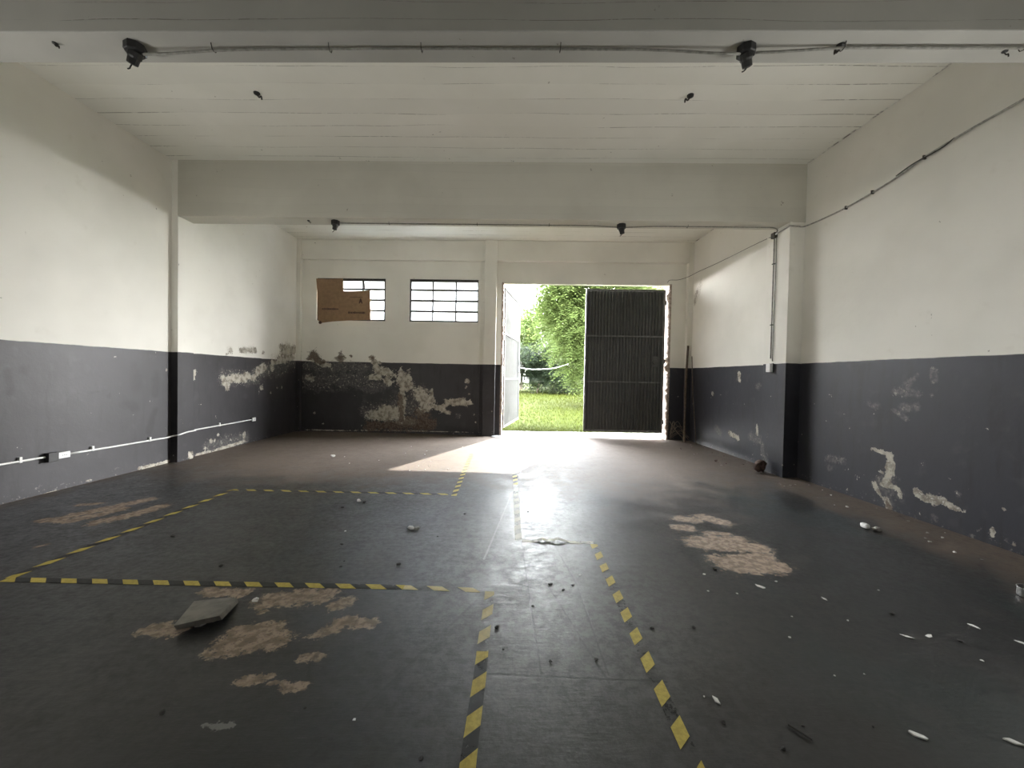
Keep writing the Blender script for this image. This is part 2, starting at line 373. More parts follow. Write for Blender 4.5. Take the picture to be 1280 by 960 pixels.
BACK_PEEL = [(-3.074,1.723,-2.931,1.449,0.0603), (-2.931,1.449,-2.651,1.363,0.0881), (-3.069,1.271,-2.906,1.288,0.065), (-2.719,1.200,-2.671,1.155,0.0695), (-2.887,1.611,-2.887,1.611,0.0417), (-2.372,1.322,-2.299,1.116,0.148), (-2.186,1.256,-2.186,1.256,0.0462), (-2.367,0.999,-2.359,0.4,0.0694), (-1.926,0.916,-1.808,0.781,0.157), (-1.673,1.037,-1.659,0.738,0.023), (-1.943,0.524,-1.667,0.645,0.0738), (-1.667,0.645,-1.435,0.558,0.0553), (-1.435,0.558,-1.272,0.493,0.0414), (-1.458,0.595,-1.299,0.736,0.0598), (-1.299,0.736,-0.931,0.753,0.0736), (-0.93,0.73,-0.801,0.733,0.0597), (-3.057,0.407,-2.498,0.397,0.111), (-2.779,0.529,-2.407,0.514,0.102), (-2.403,0.26,-2.125,0.266,0.0647), (-0.87,1.236,-0.87,1.236,0.0551), (-0.891,1.098,-0.891,1.098,0.0276), (-0.696,0.483,-0.696,0.483,0.0275), (-0.647,0.3,-0.647,0.3,0.0275), (-0.819,0.939,-0.819,0.939,0.0184), (-4.407,0.424,-4.407,0.424,0.0234), (-4.202,0.173,-4.202,0.173,0.0233), (-4.240,1.540,-4.062,1.544,0.042), (-4.566,1.256,-4.472,1.212,0.0561), (-4.454,1.745,-4.359,1.654,0.0841), (-3.891,1.708,-3.751,1.711,0.0559), (-3.564,1.760,-3.564,1.760,0.0326), (-4.648,0.0226,-3.146,0.0483,0.0117), (-3.099,0.0494,-0.505,0.0731,0.00923)]
BACK_BROWN = [(-3.147,0.15,-1.660,0.185,0.111), (-1.965,0.478,-1.825,0.412,0.12), (-2.218,0.31,-1.661,0.277,0.0923), (-4.454,1.768,-4.359,1.700,0.112), (-4.359,1.631,-4.241,1.610,0.0654), (-4.524,1.697,-4.524,1.697,0.0561), (-3.822,1.802,-3.797,1.664,0.0652), (-3.564,1.770,-3.564,1.770,0.0372), (-2.412,0.86,-2.357,0.307,0.0648), (-3.074,1.723,-3.074,1.723,0.0371)]
BACK_SCUFF = [(-4.569,1.511,-3.258,1.535,0.14), (-4.565,1.140,-3.254,1.212,0.233), (-3.159,1.030,-2.787,1.083,0.139), (-1.063,0.428,-1.063,0.428,0.0827), (-2.501,0.628,-2.130,0.636,0.277), (-1.948,0.87,-1.948,0.87,0.277), (-3.152,0.475,-2.406,0.445,0.232)]
LEFT_PEEL = [(6.316,1.201,6.387,1.361,0.027), (6.360,1.236,6.376,1.280,0.0361), (6.999,1.243,7.103,1.083,0.055), (7.115,1.218,7.558,1.231,0.0728), (7.557,1.294,7.800,1.230,0.0545), (7.116,1.093,7.116,1.093,0.0454), (7.926,1.352,8.102,1.445,0.0853), (8.382,1.451,8.382,1.451,0.0654), (8.044,1.043,8.044,1.043,0.0456), (8.565,1.028,8.565,1.028,0.0243), (8.720,1.024,8.720,1.024,0.0247), (8.341,0.935,8.341,0.935,0.0237), (7.077,1.654,7.077,1.654,0.0251), (8.381,1.551,8.838,1.610,0.0488), (8.628,1.620,9.114,1.704,0.0755), (8.730,1.777,9.169,1.868,0.0889), (6.188,0.0726,6.241,-0.0126,0.0353), (6.257,0.0503,6.295,-0.00153,0.0267), (6.434,0.00653,6.922,0.0173,0.0237), (6.922,0.0173,7.570,0.049,0.0257), (7.552,0.196,7.545,0.117,0.0375), (6.729,0.195,6.729,0.195,0.0334), (6.888,0.266,6.888,0.266,0.0244), (6.608,0.0978,6.608,0.0978,0.0281), (7.181,1.710,7.181,1.710,0.0509), (7.437,1.752,7.836,1.768,0.0487), (8.676,1.895,8.998,1.907,0.0564), (8.098,1.740,8.098,1.740,0.0345), (5.461,0.0214,5.697,0.0147,0.022), (5.697,0.0147,5.917,0.0155,0.0229), (4.377,0.00361,4.527,-0.00992,0.01), (4.699,0.00109,4.699,0.00109,0.0132), (4.808,0.0301,4.846,0.0202,0.0163), (5.874,1.354,5.874,1.354,0.0165), (6.067,1.240,6.067,1.240,0.0136)]
LEFT_SCUFF = [(7.013,1.233,7.800,1.230,0.158), (7.884,1.285,8.430,1.464,0.174), (8.430,1.464,9.173,1.611,0.25), (6.668,0.111,7.569,0.113,0.131), (7.146,1.733,7.146,1.733,0.0811), (7.552,1.770,7.836,1.779,0.0873), (8.098,1.740,8.098,1.740,0.0517), (8.728,1.887,9.168,1.932,0.114), (7.971,1.229,7.801,1.175,0.112)]
LEFT_DARK = [(4.834,1.065,4.923,1.070,0.0192), (5.066,1.056,5.085,0.984,0.0257), (5.395,1.371,5.411,1.116,0.103), (5.694,1.298,5.694,1.014,0.0769), (4.066,1.310,4.083,1.085,0.0458), (4.203,1.335,4.203,1.335,0.0709), (5.695,0.792,5.592,0.49,0.0635), (5.044,1.015,5.044,1.015,0.034), (4.338,0.702,4.338,0.702,0.0195), (4.173,0.654,4.173,0.654,0.0141), (5.273,0.886,5.396,0.847,0.09)]
RIGHT_PEEL = [(4.487,0.617,4.325,0.607,0.0165), (4.325,0.607,4.239,0.591,0.0257), (4.249,0.589,4.262,0.324,0.0319), (4.262,0.324,4.311,0.261,0.0321), (4.424,0.231,4.334,0.122,0.023), (4.328,0.24,4.144,0.258,0.0222), (4.144,0.258,4.116,0.171,0.0217), (4.264,0.0935,4.233,-0.00151,0.035), (4.358,0.39,4.316,0.37,0.0163), (4.193,0.503,4.194,0.374,0.0126), (3.946,0.269,3.873,0.23,0.041), (3.873,0.23,3.738,0.257,0.0371), (3.738,0.257,3.597,0.217,0.0248), (3.556,0.223,3.556,0.223,0.016), (3.909,0.0677,3.909,0.0677,0.0147), (3.595,0.371,3.595,0.371,0.0108), (3.332,0.0857,3.313,0.132,0.0174), (3.177,0.0684,3.177,0.0684,0.0191), (3.139,-0.0332,3.111,-0.0445,0.0141), (3.248,0.329,3.248,0.329,0.0146), (5.518,0.633,5.518,0.633,0.0124), (4.763,0.0665,4.763,0.0665,0.0179), (7.047,1.494,7.030,1.363,0.0323), (7.313,0.396,7.022,0.352,0.0395), (6.497,0.493,6.504,0.644,0.0239), (7.932,1.096,7.932,1.096,0.0364), (7.426,2.559,7.426,2.559,0.0409), (8.429,3.421,8.429,3.421,0.0541), (8.663,3.340,8.780,3.084,0.04)]
RIGHT_BROWN = [(4.253,0.0804,4.227,0.00715,0.0318)]
RIGHT_SCUFF = [(4.215,1.273,3.997,1.267,0.0677), (4.114,1.120,3.992,1.129,0.0547), (4.241,1.078,4.078,0.998,0.0312), (4.091,1.341,3.990,1.450,0.0364), (3.837,1.508,3.838,1.406,0.0432), (3.855,1.258,3.855,1.258,0.0289), (4.526,1.123,4.415,1.097,0.0536), (5.040,0.278,5.040,0.278,0.068), (5.092,0.383,4.820,0.402,0.052), (3.784,0.0669,3.784,0.0669,0.0454), (3.590,0.358,3.590,0.358,0.0323), (4.276,0.222,4.276,0.222,0.192), (6.507,1.279,6.507,1.279,0.0776), (7.758,0.419,7.623,0.366,0.0847), (6.659,0.439,6.417,0.385,0.096), (6.155,0.485,5.975,0.178,0.111), (8.507,3.424,8.780,3.084,0.111), (7.489,2.603,7.489,2.603,0.055), (7.076,1.396,7.076,1.396,0.0649)]
OCHRE = [(-4.102,3.614,-3.819,3.594,0.0501), (-3.969,3.710,-3.851,3.949,0.0728), (-3.851,3.949,-3.716,4.221,0.0736), (-3.834,3.608,-3.700,3.911,0.0624), (-4.066,4.078,-4.217,4.025,0.0362), (-3.583,3.581,-3.468,3.753,0.0741), (-3.468,3.753,-3.400,4.013,0.0748), (-1.828,2.096,-1.694,2.102,0.0534), (-1.811,2.472,-1.597,2.452,0.0468), (-1.626,2.468,-1.564,2.487,0.0271), (-1.370,2.374,-1.101,2.444,0.0832), (-0.973,2.334,-0.91,2.375,0.0489), (-1.342,2.268,-1.342,2.268,0.017), (-1.359,1.978,-1.137,2.025,0.0751), (-1.362,2.094,-1.223,2.121,0.0588), (-0.958,2.063,-0.887,2.113,0.0385), (-0.871,2.191,-0.715,2.167,0.0471), (-0.937,1.897,-0.871,1.908,0.0319), (-1.135,1.746,-1.034,1.773,0.029), (-0.92,1.722,-0.85,1.723,0.0327), (-3.525,3.065,-3.497,3.120,0.0211), (-1.000,1.739,-0.927,1.722,0.00991), (1.746,3.862,1.850,3.839,0.0818), (1.631,3.617,1.700,3.620,0.0722), (2.004,3.918,2.118,3.760,0.0813), (1.828,3.506,1.968,3.488,0.045), (1.646,3.287,2.064,3.214,0.117), (1.694,3.357,2.045,3.367,0.0831), (1.710,2.931,1.973,2.910,0.136), (1.784,3.015,2.066,3.050,0.0563), (2.017,2.938,2.087,2.877,0.0311), (1.628,3.039,1.646,3.023,0.0281), (1.721,2.803,1.887,2.817,0.029)]
PALE = [(-1.123,1.521,-1.026,1.528,0.0205), (-1.120,1.548,-1.024,1.542,0.0105)]


def field(S, T, caps):
    out = np.full(S.shape, -1.0)
    for (a, b, c, d, r) in caps:
        dx, dy = c-a, d-b; L2 = dx*dx+dy*dy
        k = np.clip(((S-a)*dx+(T-b)*dy)/L2, 0, 1) if L2 > 1e-9 else 0*S
        D = np.hypot(S-a-k*dx, T-b-k*dy)
        out = np.maximum(out, 1-D/max(r*1.28, .012))
    return out

# ------------------------------------------------------------------ the room
XL = lambda y: -5.05+.026*y
XR = lambda y: 4.215-.0075*y
YB = lambda x, o=0: 9.1427-.0463*x+o
ZC = 4.41
Y0 = -6.8
ZL = [i*.03 for i in range(74)]+[2.3+.2*i for i in range(11)]+[ZC]      # fine rows where paint has peeled
def skin(mb, ss, zs, fn, holes=()):
    idx = {}; S = []; T = []
    def vid(i, j):
        if (i, j) not in idx:
            idx[(i, j)] = len(mb.v); mb.v.append(tuple(fn(ss[i], zs[j]))); S.append(ss[i]); T.append(zs[j])
        return idx[(i, j)]
    for i in range(len(ss)-1):
        for j in range(len(zs)-1):
            cs, cz = (ss[i]+ss[i+1])/2, (zs[j]+zs[j+1])/2
            if any(h[0] < cs < h[1] and h[2] < cz < h[3] for h in holes): continue
            mb.f.append((vid(i, j), vid(i+1, j), vid(i+1, j+1), vid(i, j+1)))
    return np.array(S), np.array(T)
def lines(a, b, step, extra=()):
    L = list(np.arange(a, b, step))+[b]+list(extra)
    L = sorted(set(round(float(v), 4) for v in L if a-1e-6 <= v <= b+1e-6)); return L
def solid_skin(name, mb, mat, n_front, depth_vec, attrs, label):
    """give a wall skin its thickness (a plain slab standing behind the painted face)"""
    o = mb.build(name, mat, attrs=attrs); return tag(o, label, None, None, 'structure')

# floor
def floor_build():
    mb = MB(); xs = lines(-5.4, 4.5, .035); ys = lines(.9, 9.6, .035)
    S, T = skin(mb, xs, ys, lambda a, b: (a, b, 0))
    oc = field(S, T, OCHRE); pa = field(S, T, PALE)
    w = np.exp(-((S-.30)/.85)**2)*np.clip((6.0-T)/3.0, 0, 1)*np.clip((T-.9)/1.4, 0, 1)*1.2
    right = 1.3-(XR(T)-S)/.75
    right = np.where(T < 2.5, right+.3, right)
    left = .75-(S-XL(T))/.5
    back = np.clip((T-4.2)/2.4, 0, 1)*.85+np.clip((T-4.4)/1, 0, 1)*np.exp(-((S+2.3)/1.8)**2)*.35
    back += np.clip((T-2.8)/2, 0, 1)*np.exp(-((S-1.6)/1.6)**2)*.40  # far dust also carries the floor's broad sheen, painted in as paler colour
    dust = np.maximum(np.maximum(right, left), back)
    mb.box((-6.5, Y0-.3, -.25), (5.6, 9.62, -.012))
    mb.box((-5.4, Y0-.3, -.02), (4.5, .9, 0))
    o = mb.build('floor', M_floor, attrs={'ochre': oc, 'pale': pa, 'wear_sheen': w, 'dust': dust})
    tag(o, 'worn dark grey painted concrete floor with ochre bare patches', None, None, 'structure')
floor_build()

def side_wall(name, X, sgn, peel, scuff, brown, dark, label):
    mb = MB(); ys = lines(1.5, 9.7, .035)
    S, T = skin(mb, ys, ZL, lambda y, z: (X(y), y, z))
    t = .25
    def slab(y0, y1, off, z1=ZC+.2):
        P = [(X(y0)+sgn*off, y0), (X(y1)+sgn*off, y1), (X(y1)+sgn*t, y1), (X(y0)+sgn*t, y0)]
        mb.add([(p[0], p[1], z) for z in (-.1, z1) for p in P], [(0, 1, 2, 3), (4, 7, 6, 5), (0, 4, 5, 1), (1, 5, 6, 2), (2, 6, 7, 3), (3, 7, 4, 0)])
    slab(1.5, 9.7, .006); slab(Y0-.2, 1.5, 0)
    o = mb.build(name, M_wall, attrs={'peel': field(S, T, peel), 'scuff': field(S, T, scuff), 'brown': field(S, T, brown), 'darkmark': field(S, T, dark)})
    tag(o, label, None, None, 'structure')
side_wall('wall_left', XL, -1, LEFT_PEEL, LEFT_SCUFF, [], LEFT_DARK, 'left side wall, white above a dark grey dado, peeling beyond the pillar')
side_wall('wall_right', XR, 1, RIGHT_PEEL, RIGHT_SCUFF, RIGHT_BROWN, [], 'right side wall, white above a dark grey dado')

OPEN = (-.08, 3.68, -1, 3.50)
W1 = (-4.38, -2.78, 2.575, 3.55); W2 = (-2.225, -.625, 2.575, 3.55)
def back_wall():
    mb = MB(); xs = lines(-5.2, 4.6, .035, (W1[0], W1[1], W2[0], W2[1], OPEN[0], OPEN[1]))
    zs = sorted(set(ZL+[2.575, 3.55, 3.5]))
    S, T = skin(mb, xs, zs, lambda x, z: (x, YB(x), z), (OPEN, W1, W2))
    th = .24
    def blk(x0, x1, z0, z1, o0=.006, o1=th):
        mb.box((x0, o0, z0), (x1, o1, z1), lambda p: (p[0], YB(p[0])+p[1], p[2]))
    top = ZC+.2
    blk(-5.3, W1[0], -.1, top); blk(W1[0], W1[1], -.1, W1[2]); blk(W1[0], W1[1], W1[3], top)
    blk(W1[1], W2[0], -.1, top); blk(W2[0], W2[1], -.1, W2[2]); blk(W2[0], W2[1], W2[3], top)
    blk(W2[1], OPEN[0], -.1, top); blk(OPEN[0], OPEN[1], OPEN[3], top); blk(OPEN[1], 4.7, -.1, top)
    o = mb.build('wall_back', M_wall, attrs={'peel': field(S, T, BACK_PEEL), 'scuff': field(S, T, BACK_SCUFF), 'brown': field(S, T, BACK_BROWN)})
    tag(o, 'far end wall with two windows and the gateway, plaster flaking off its dark dado', None, None, 'structure')
back_wall()

def wall_rear():
    mb = MB()
    for a, b in [((-6, Y0-.2, -.1), (-3.6, Y0, ZC+.2)), ((2.8, Y0-.2, -.1), (5, Y0, ZC+.2)), ((-3.6, Y0-.2, 3.8), (2.8, Y0, ZC+.2)), ((-3.6, Y0-.45, -.1), (2.8, Y0-.25, 3.9))]: mb.box(a, b)
    tag(mb.build('wall_rear', M_wall), 'rear wall behind the viewpoint', None, None, 'structure')
wall_rear()

def slabfn(mb, y0f, y1f, z0, z1, x0, x1):
    mb.add([(x, (y0f, y1f)[k](x), z) for z in (z0, z1) for (x, k) in ((x0, 0), (x1, 0), (x1, 1), (x0, 1))],
           [(0, 3, 2, 1), (4, 5, 6, 7), (0, 1, 5, 4), (1, 2, 6, 5), (2, 3, 7, 6), (3, 0, 4, 7)])
mb = MB(); mb.box((-6, Y0-.4, ZC), (5.2, 9.9, ZC+.25)); tag(mb.build('ceiling', M_ceil), 'white ceiling slab with long board marks running across', None, None, 'structure')
YP = lambda x: 5.752-.0418*x
YN = lambda x: 2.64-.0418*x
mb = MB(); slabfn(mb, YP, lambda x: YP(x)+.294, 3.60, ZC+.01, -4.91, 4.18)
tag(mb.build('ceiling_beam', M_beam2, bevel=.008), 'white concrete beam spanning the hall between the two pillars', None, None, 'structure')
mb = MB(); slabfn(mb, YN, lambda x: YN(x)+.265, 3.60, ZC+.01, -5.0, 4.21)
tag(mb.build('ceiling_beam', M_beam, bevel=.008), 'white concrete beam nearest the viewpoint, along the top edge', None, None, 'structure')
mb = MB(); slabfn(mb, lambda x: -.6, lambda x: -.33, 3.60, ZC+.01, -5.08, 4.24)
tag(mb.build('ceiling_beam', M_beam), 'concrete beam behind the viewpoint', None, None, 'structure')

def pillar(x0, x1, y0, y1, caps, inner, label):
    """pillar against a side wall; its inner face carries the paint damage"""
    mb = MB(); ys = lines(y0, y1, .035); S, T = skin(mb, ys, [z for z in ZL if z < 3.6]+[3.6], lambda y, z: (inner, y, z))
    e = .004 if inner == x1 else -.004
    a, b = (x0, x1-e) if inner == x1 else (x0-e, x1)
    mb.box((a, y0, -.05), (b, y1, ZC+.01))
    at = {k: field(S, T, v) for k, v in caps.items()} if caps else None
    tag(mb.build('pillar', M_wall, attrs=at), label, None, None, 'structure')
pillar(-5.0, -4.80, 5.953, 6.25, {'peel': LEFT_PEEL, 'scuff': LEFT_SCUFF}, -4.80, 'shallow pillar on the left side wall')
pillar(3.96, 4.3, 5.587, 6.08, {'peel': RIGHT_PEEL, 'scuff': RIGHT_SCUFF}, 3.96, 'square pillar on the right side wall, with a conduit down its side')
for x0, x1, y0, y1, nm in ((-5.15, -4.88, 2.84, 3.12, 'left'), (4.02, 4.3, 2.47, 2.95, 'right')): pass

def relief(name, x0, x1, z0, z1, off, mat, label, bev=.012):
    mb = MB(); mb.box((x0, off, z0), (x1, .02 if off < 0 else .2, z1), lambda p: (p[0], YB(p[0])+p[1], p[2]))
    return tag(mb.build(name, mat, bevel=bev), label, None, None, 'structure')
relief('pillar', -.50, -.225, -.05, ZC, -.13, M_wall, 'slim pier on the far wall between the right window and the gateway')
relief('pillar', -4.90, -4.715, -.05, ZC, -.09, M_wall, 'corner column where the left and far walls meet')
relief('pillar', 4.035, 4.2, -.05, ZC, -.09, M_wall, 'corner column where the right and far walls meet')
relief('ceiling_beam', -4.72, -.49, 3.955, ZC, -.06, M_wall, 'edge beam above the two windows')
relief('ceiling_beam', -.23, 4.04, 3.955, ZC, -.10, M_wall, 'edge beam above the gateway')
relief('pillar', -.64, -.585, -.05, 3.955, -.025, M_wall, 'thin raised strip beside the pier', .004)

def ragged_jamb(x, side, label):
    mb = MB(); n = 150; V = []; F = []
    for i in range(n+1):
        z = 3.5*i/n
        for (dx, o) in ((0, -.004), (1, -.012), (2, .10), (2, .235)):
            w = .010+.055*abs(noise3((z*5, 3, side), 4))+.018*abs(noise3((z*28, 9, side), 2))
            xx = x + side*(-.02 if dx == 0 else w*(.7 if dx == 1 else 1))
            if dx == 0: xx = x-side*.03
            V.append((xx, YB(xx, o), z))
    for i in range(n):
        for k in range(3): F.append((i*4+k, i*4+k+1, i*4+k+5, i*4+k+4))
    mb.add(V, F); tag(mb.build('trim_1' if side > 0 else 'trim_2', M_brickp), label, None, None, 'structure')
ragged_jamb(-.08, 1, 'crumbling edge of the left side of the gateway')
ragged_jamb(3.68, -1, 'crumbling bare edge of the right side of the gateway')
mb = MB()
for i in range(60):
    x0 = -.08+i*3.76/60; mb.box((x0, -.002, 3.47+.02*abs(noise3((x0*6, 1, 1)))), (x0+3.76/60, .02, 3.505), lambda p: (p[0], YB(p[0])+p[1], p[2]))
tag(mb.build('trim_3', M_wall), 'uneven lower edge of the gateway lintel', None, None, 'structure')

# ------------------------------------------------------------------ windows
def window(name, W, label, lean=False):
    x0, x1, z0, z1 = W; c = ((x0+x1)/2, YB((x0+x1)/2, .05), z0)
    root = empty(name, c, label, None, None, 'structure')
    fr = MB(); B = lambda a0, a1, b0, b1, o0=.03, o1=.07: fr.box((a0, o0, b0), (a1, o1, b1), lambda p: (p[0], YB(p[0])+p[1], p[2]))
    w = .038
    B(x0, x0+w, z0, z1); B(x1-w, x1, z0, z1); B(x0, x1, z0, z0+w); B(x0, x1, z1-w*1.5, z1)
    for k in (1, 2): xm = x0+(x1-x0)*k/3; B(xm-.016, xm+.016, z0, z1)
    for k in (1, 2, 3): zm = z0+(z1-z0)*k/4; B(x0, x1, zm-.021, zm+.021)
    fr.build('frame', M_frame, root)
    if lean:
        b = MB(); b.tube([(x0+1.08, YB(-3.3, .01), z1-.02), (x0+1.13, YB(-3.3, -.02), z1-.27)], .013, 6); b.build('casement_stay', M_frame, root)
    g = MB(); g.box((x0+.01, .046, z0+.01), (x1-.01, .052, z1-.01), lambda p: (p[0], YB(p[0])+p[1], p[2])); g.build('glass', M_pane, root)
    return root
window('window_1', W1, 'steel window half covered with cardboard, left of the two', True)
window('window_2', W2, 'steel window of twelve frosted panes, right of the two')
for nm, x, sg, lb in (('fill_window_right', 4.205, -1, 'added frosted window on the right wall, out of view, behind a fill lamp'), ('fill_window_left', -5.02, 1, 'added frosted window on the left wall, out of view, behind a fill lamp')):
    root = empty(nm, (x, 2.05, .8), lb, None, None, 'structure')  # window added out of view on a solid wall to dress the fill lamp
    m = MB()
    for a, b in (((.25, .75), (.30, 2.25)), ((2.2, .75), (2.25, 2.25)), ((.30, .75), (2.2, .80)), ((.30, 2.2), (2.2, 2.25)), ((1.23, .8), (1.27, 2.2))): m.box((min(x, x+sg*.05), 1.4+(a[0]-.25)*.65, a[1]), (max(x, x+sg*.05), 1.4+(b[0]-.25)*.65, b[1]))
    m.build('frame', M_frame, root)
    m = MB(); m.box((min(x, x+sg*.012), 1.43, .8), (max(x, x+sg*.012), 2.67, 2.2)); m.build('glass', M_pane, root)
bw = lambda p, o: (p[0], YB(p[0], o), p[1])
cr = empty('cardboard_sheet', (-3.7, YB(-3.7, -.01), 2.53), 'stepped piece of brown cardboard fixed over the left window', 'cardboard')
mb = MB(); poly = [(-4.385, 3.525), (-4.1, 3.515), (-3.76, 3.53), (-3.752, 3.275), (-3.74, 3.245), (-3.45, 3.25), (-3.128, 3.272), (-3.11, 2.6), (-3.6, 2.575), (-4.0, 2.545), (-4.25, 2.51), (-4.33, 2.56), (-4.35, 2.9), (-4.355, 3.2)]
mb.prism(poly, bw, -.028, -.020); mb.build('panel', M_card, cr)
def inkbars(name, x0, x1, z, h):
    mb = MB(); x = x0; r = random.Random(int(z*100))
    while x < x1:
        w = r.uniform(.018, .04); hh = h*r.uniform(.6, 1.15)
        mb.box((x, -.0300, z-hh/2), (min(x+w, x1), -.0285, z+hh/2), lambda p: (p[0], YB(p[0])+p[1], p[2]-.02*(p[0]-x0)/(x1-x0)*0)); x += w+r.uniform(.003, .01)
    o = mb.build(name, M_ink, cr); o['label'] = 'small blurred line of dark print'
inkbars('printed_line', -4.24, -3.86, 2.83, .045); inkbars('printed_line', -3.63, -3.24, 2.755, .045)
mb = MB(); ax, az = -3.345, 3.02
for (a, b, c, d) in (((ax-.045, az-.055), (ax-.02, az-.055), (ax+.012, az+.06), (ax-.012, az+.06)), ((ax+.045, az-.055), (ax+.02, az-.055), (ax-.012, az+.06), (ax+.012, az+.06))):
    mb.prism([a, b, c, d], bw, -.0285, -.031)
mb.prism([(ax-.03, az-.025), (ax+.03, az-.025), (ax+.025, az), (ax-.025, az)], bw, -.0285, -.032)
o = mb.build('printed_symbol', M_ink, cr); o['label'] = 'small black mark shaped like the letter A'
mb = MB(); mb.box((-3.6, -.0295, 3.105), (-3.3, -.0285, 3.113), lambda p: (p[0], YB(p[0])+p[1], p[2])); mb.build('printed_rule', M_ink, cr)
mb = MB(); mb.lathe([(.0, -.03), (.03, -.02), (.036, 0), (.03, .02), (0, .03)], (-4.27, YB(-4.27, -.05), 2.515), 'y', 9); mb.build('tape_wad', M_ink, cr)

# ------------------------------------------------------------------ gate leaves
def gate_leaf(name, P0, ang, wdt, z0, z1, label, flip=1):
    """leaf hinged at P0, running along direction ang; local x = along the leaf, local y = its outer side"""
    root = empty(name, (P0[0], P0[1], z0), label, None, None, 'structure')
    ca, sa = math.cos(ang), math.sin(ang)
    T = lambda p: (P0[0]+p[0]*ca-flip*p[1]*sa, P0[1]+p[0]*sa+flip*p[1]*ca, z0+p[2])
    h = z1-z0; f = MB()
    for a, b in (((0, -.02, 0), (.04, .02, h)), ((wdt-.04, -.02, 0), (wdt, .02, h)), ((.04, -.02, 0), (wdt-.04, .02, .04)), ((.04, -.02, h-.04), (wdt-.04, .02, h))): f.box(a, b, T)
    f.build('frame', M_gatef, root)
    for zr in (h*.352, h*.673):
        r = MB(); r.box((.04, -.022, zr-.016), (wdt-.04, .012, zr+.016), T); r.build('rail', M_gatef, root)
    s = MB(); n = 24; pts = []
    for i in range(n):
        a = .04+(wdt-.08)*i/n; p = (wdt-.08)/n
        pts += [(a, .002), (a+p*.34, .002), (a+p*.44, .034), (a+p*.90, .034)]
    pts.append((wdt-.04, .002))
    V = [T((x, y, z)) for (x, y) in pts for z in (.03, h-.03)]+[T((x, y+.002, z)) for (x, y) in pts for z in (.03, h-.03)]
    k = len(pts); F = [(2*i, 2*i+2, 2*i+3, 2*i+1) for i in range(k-1)]+[(2*k+2*i, 2*k+2*i+1, 2*k+2*i+3, 2*k+2*i+2) for i in range(k-1)]
    s.add(V, F); s.build('corrugated_sheet', M_gate, root)
    for zh in (.25, h*.5, h-.3):
        hg = MB(); hg.tube([T((-.015, -.01, zh-.05)), T((-.015, -.01, zh+.05))], .014, 8); hg.build('hinge', M_metal, root)
    return root, T, h
YG = lambda x: YB(x, .10)
gang = math.atan(-.0463)
gr, T, h = gate_leaf('door_1', (3.615, YG(3.615)), math.pi+gang, 1.80, .135, 3.395, 'right leaf of the gate, dark ribbed sheet metal, almost closed', -1)
mb = MB(); mb.lathe([(.0, -.012), (.05, -.012), (.064, -.004), (.064, .012), (.0, .012)], T((.20, -.004, 1.62)), 'y', 18)
mb.box((.14, -.012, 1.5), (.25, .012, 1.74), T); mb.build('lock_plate', M_gate, gr)
mb = MB(); mb.tube([T((1.77, -.02, 1.50)), T((1.79, -.06, 1.52)), T((1.79, -.06, 1.62)), T((1.77, -.02, 1.64))], .010, 8); mb.build('handle', M_metal, gr)
gl, T2, h2 = gate_leaf('door_2', (-.035, YB(-.035, .20)), math.radians(78.5), 2.12, .15, 3.43, 'left leaf of the gate, swung open to the outside')
mb = MB(); mb.tube([T2((2.06, -.02, 1.45)), T2((2.07, -.07, 1.47)), T2((2.07, -.07, 1.62)), T2((2.06, -.02, 1.64))], .011, 8); mb.build('handle', M_metal, gl)
mb = MB(); mb.box((1.80, -.03, 1.1), (1.83, -.015, 2.15), T2); mb.build('bolt_bar', M_gate, gl)

# ------------------------------------------------------------------ conduits and electrical fittings
def conduit(pts, r, mat, name, label, cat, clips=(), clip_fn=None, group=None):
    m = MB(); base = pts[0]
    root = empty(name, base, label, cat, group)
    m.tube(pts, r, 8); m.build('pipe', mat, root, smooth=True)
    for c in clips:
        k = MB(); clip_fn(k, c, r); k.build('clip', M_metal if mat is not M_wcond else mat, root)
    return root
def smoothpath(P, n=6):
    out = []; P = [Vector(p) for p in P]
    for i in range(len(P)-1):
        a = P[max(i-1, 0)]; b = P[i]; c = P[i+1]; d = P[min(i+2, len(P)-1)]
        for k in range(n):
            t = k/n; out.append(.5*((2*b)+(-a+c)*t+(2*a-5*b+4*c-d)*t*t+(-a+3*b-3*c+d)*t**3))
    out.append(P[-1]); return out
yn = lambda x, v: v-.0418*x
def ceil_clip(k, c, r):
    x, y, z = c
    k.tube([(x, y-.03, 3.598), (x, y-.018, z-.012), (x, y, z-.018), (x, y+.018, z-.012), (x, y+.03, 3.598)], .003, 5)
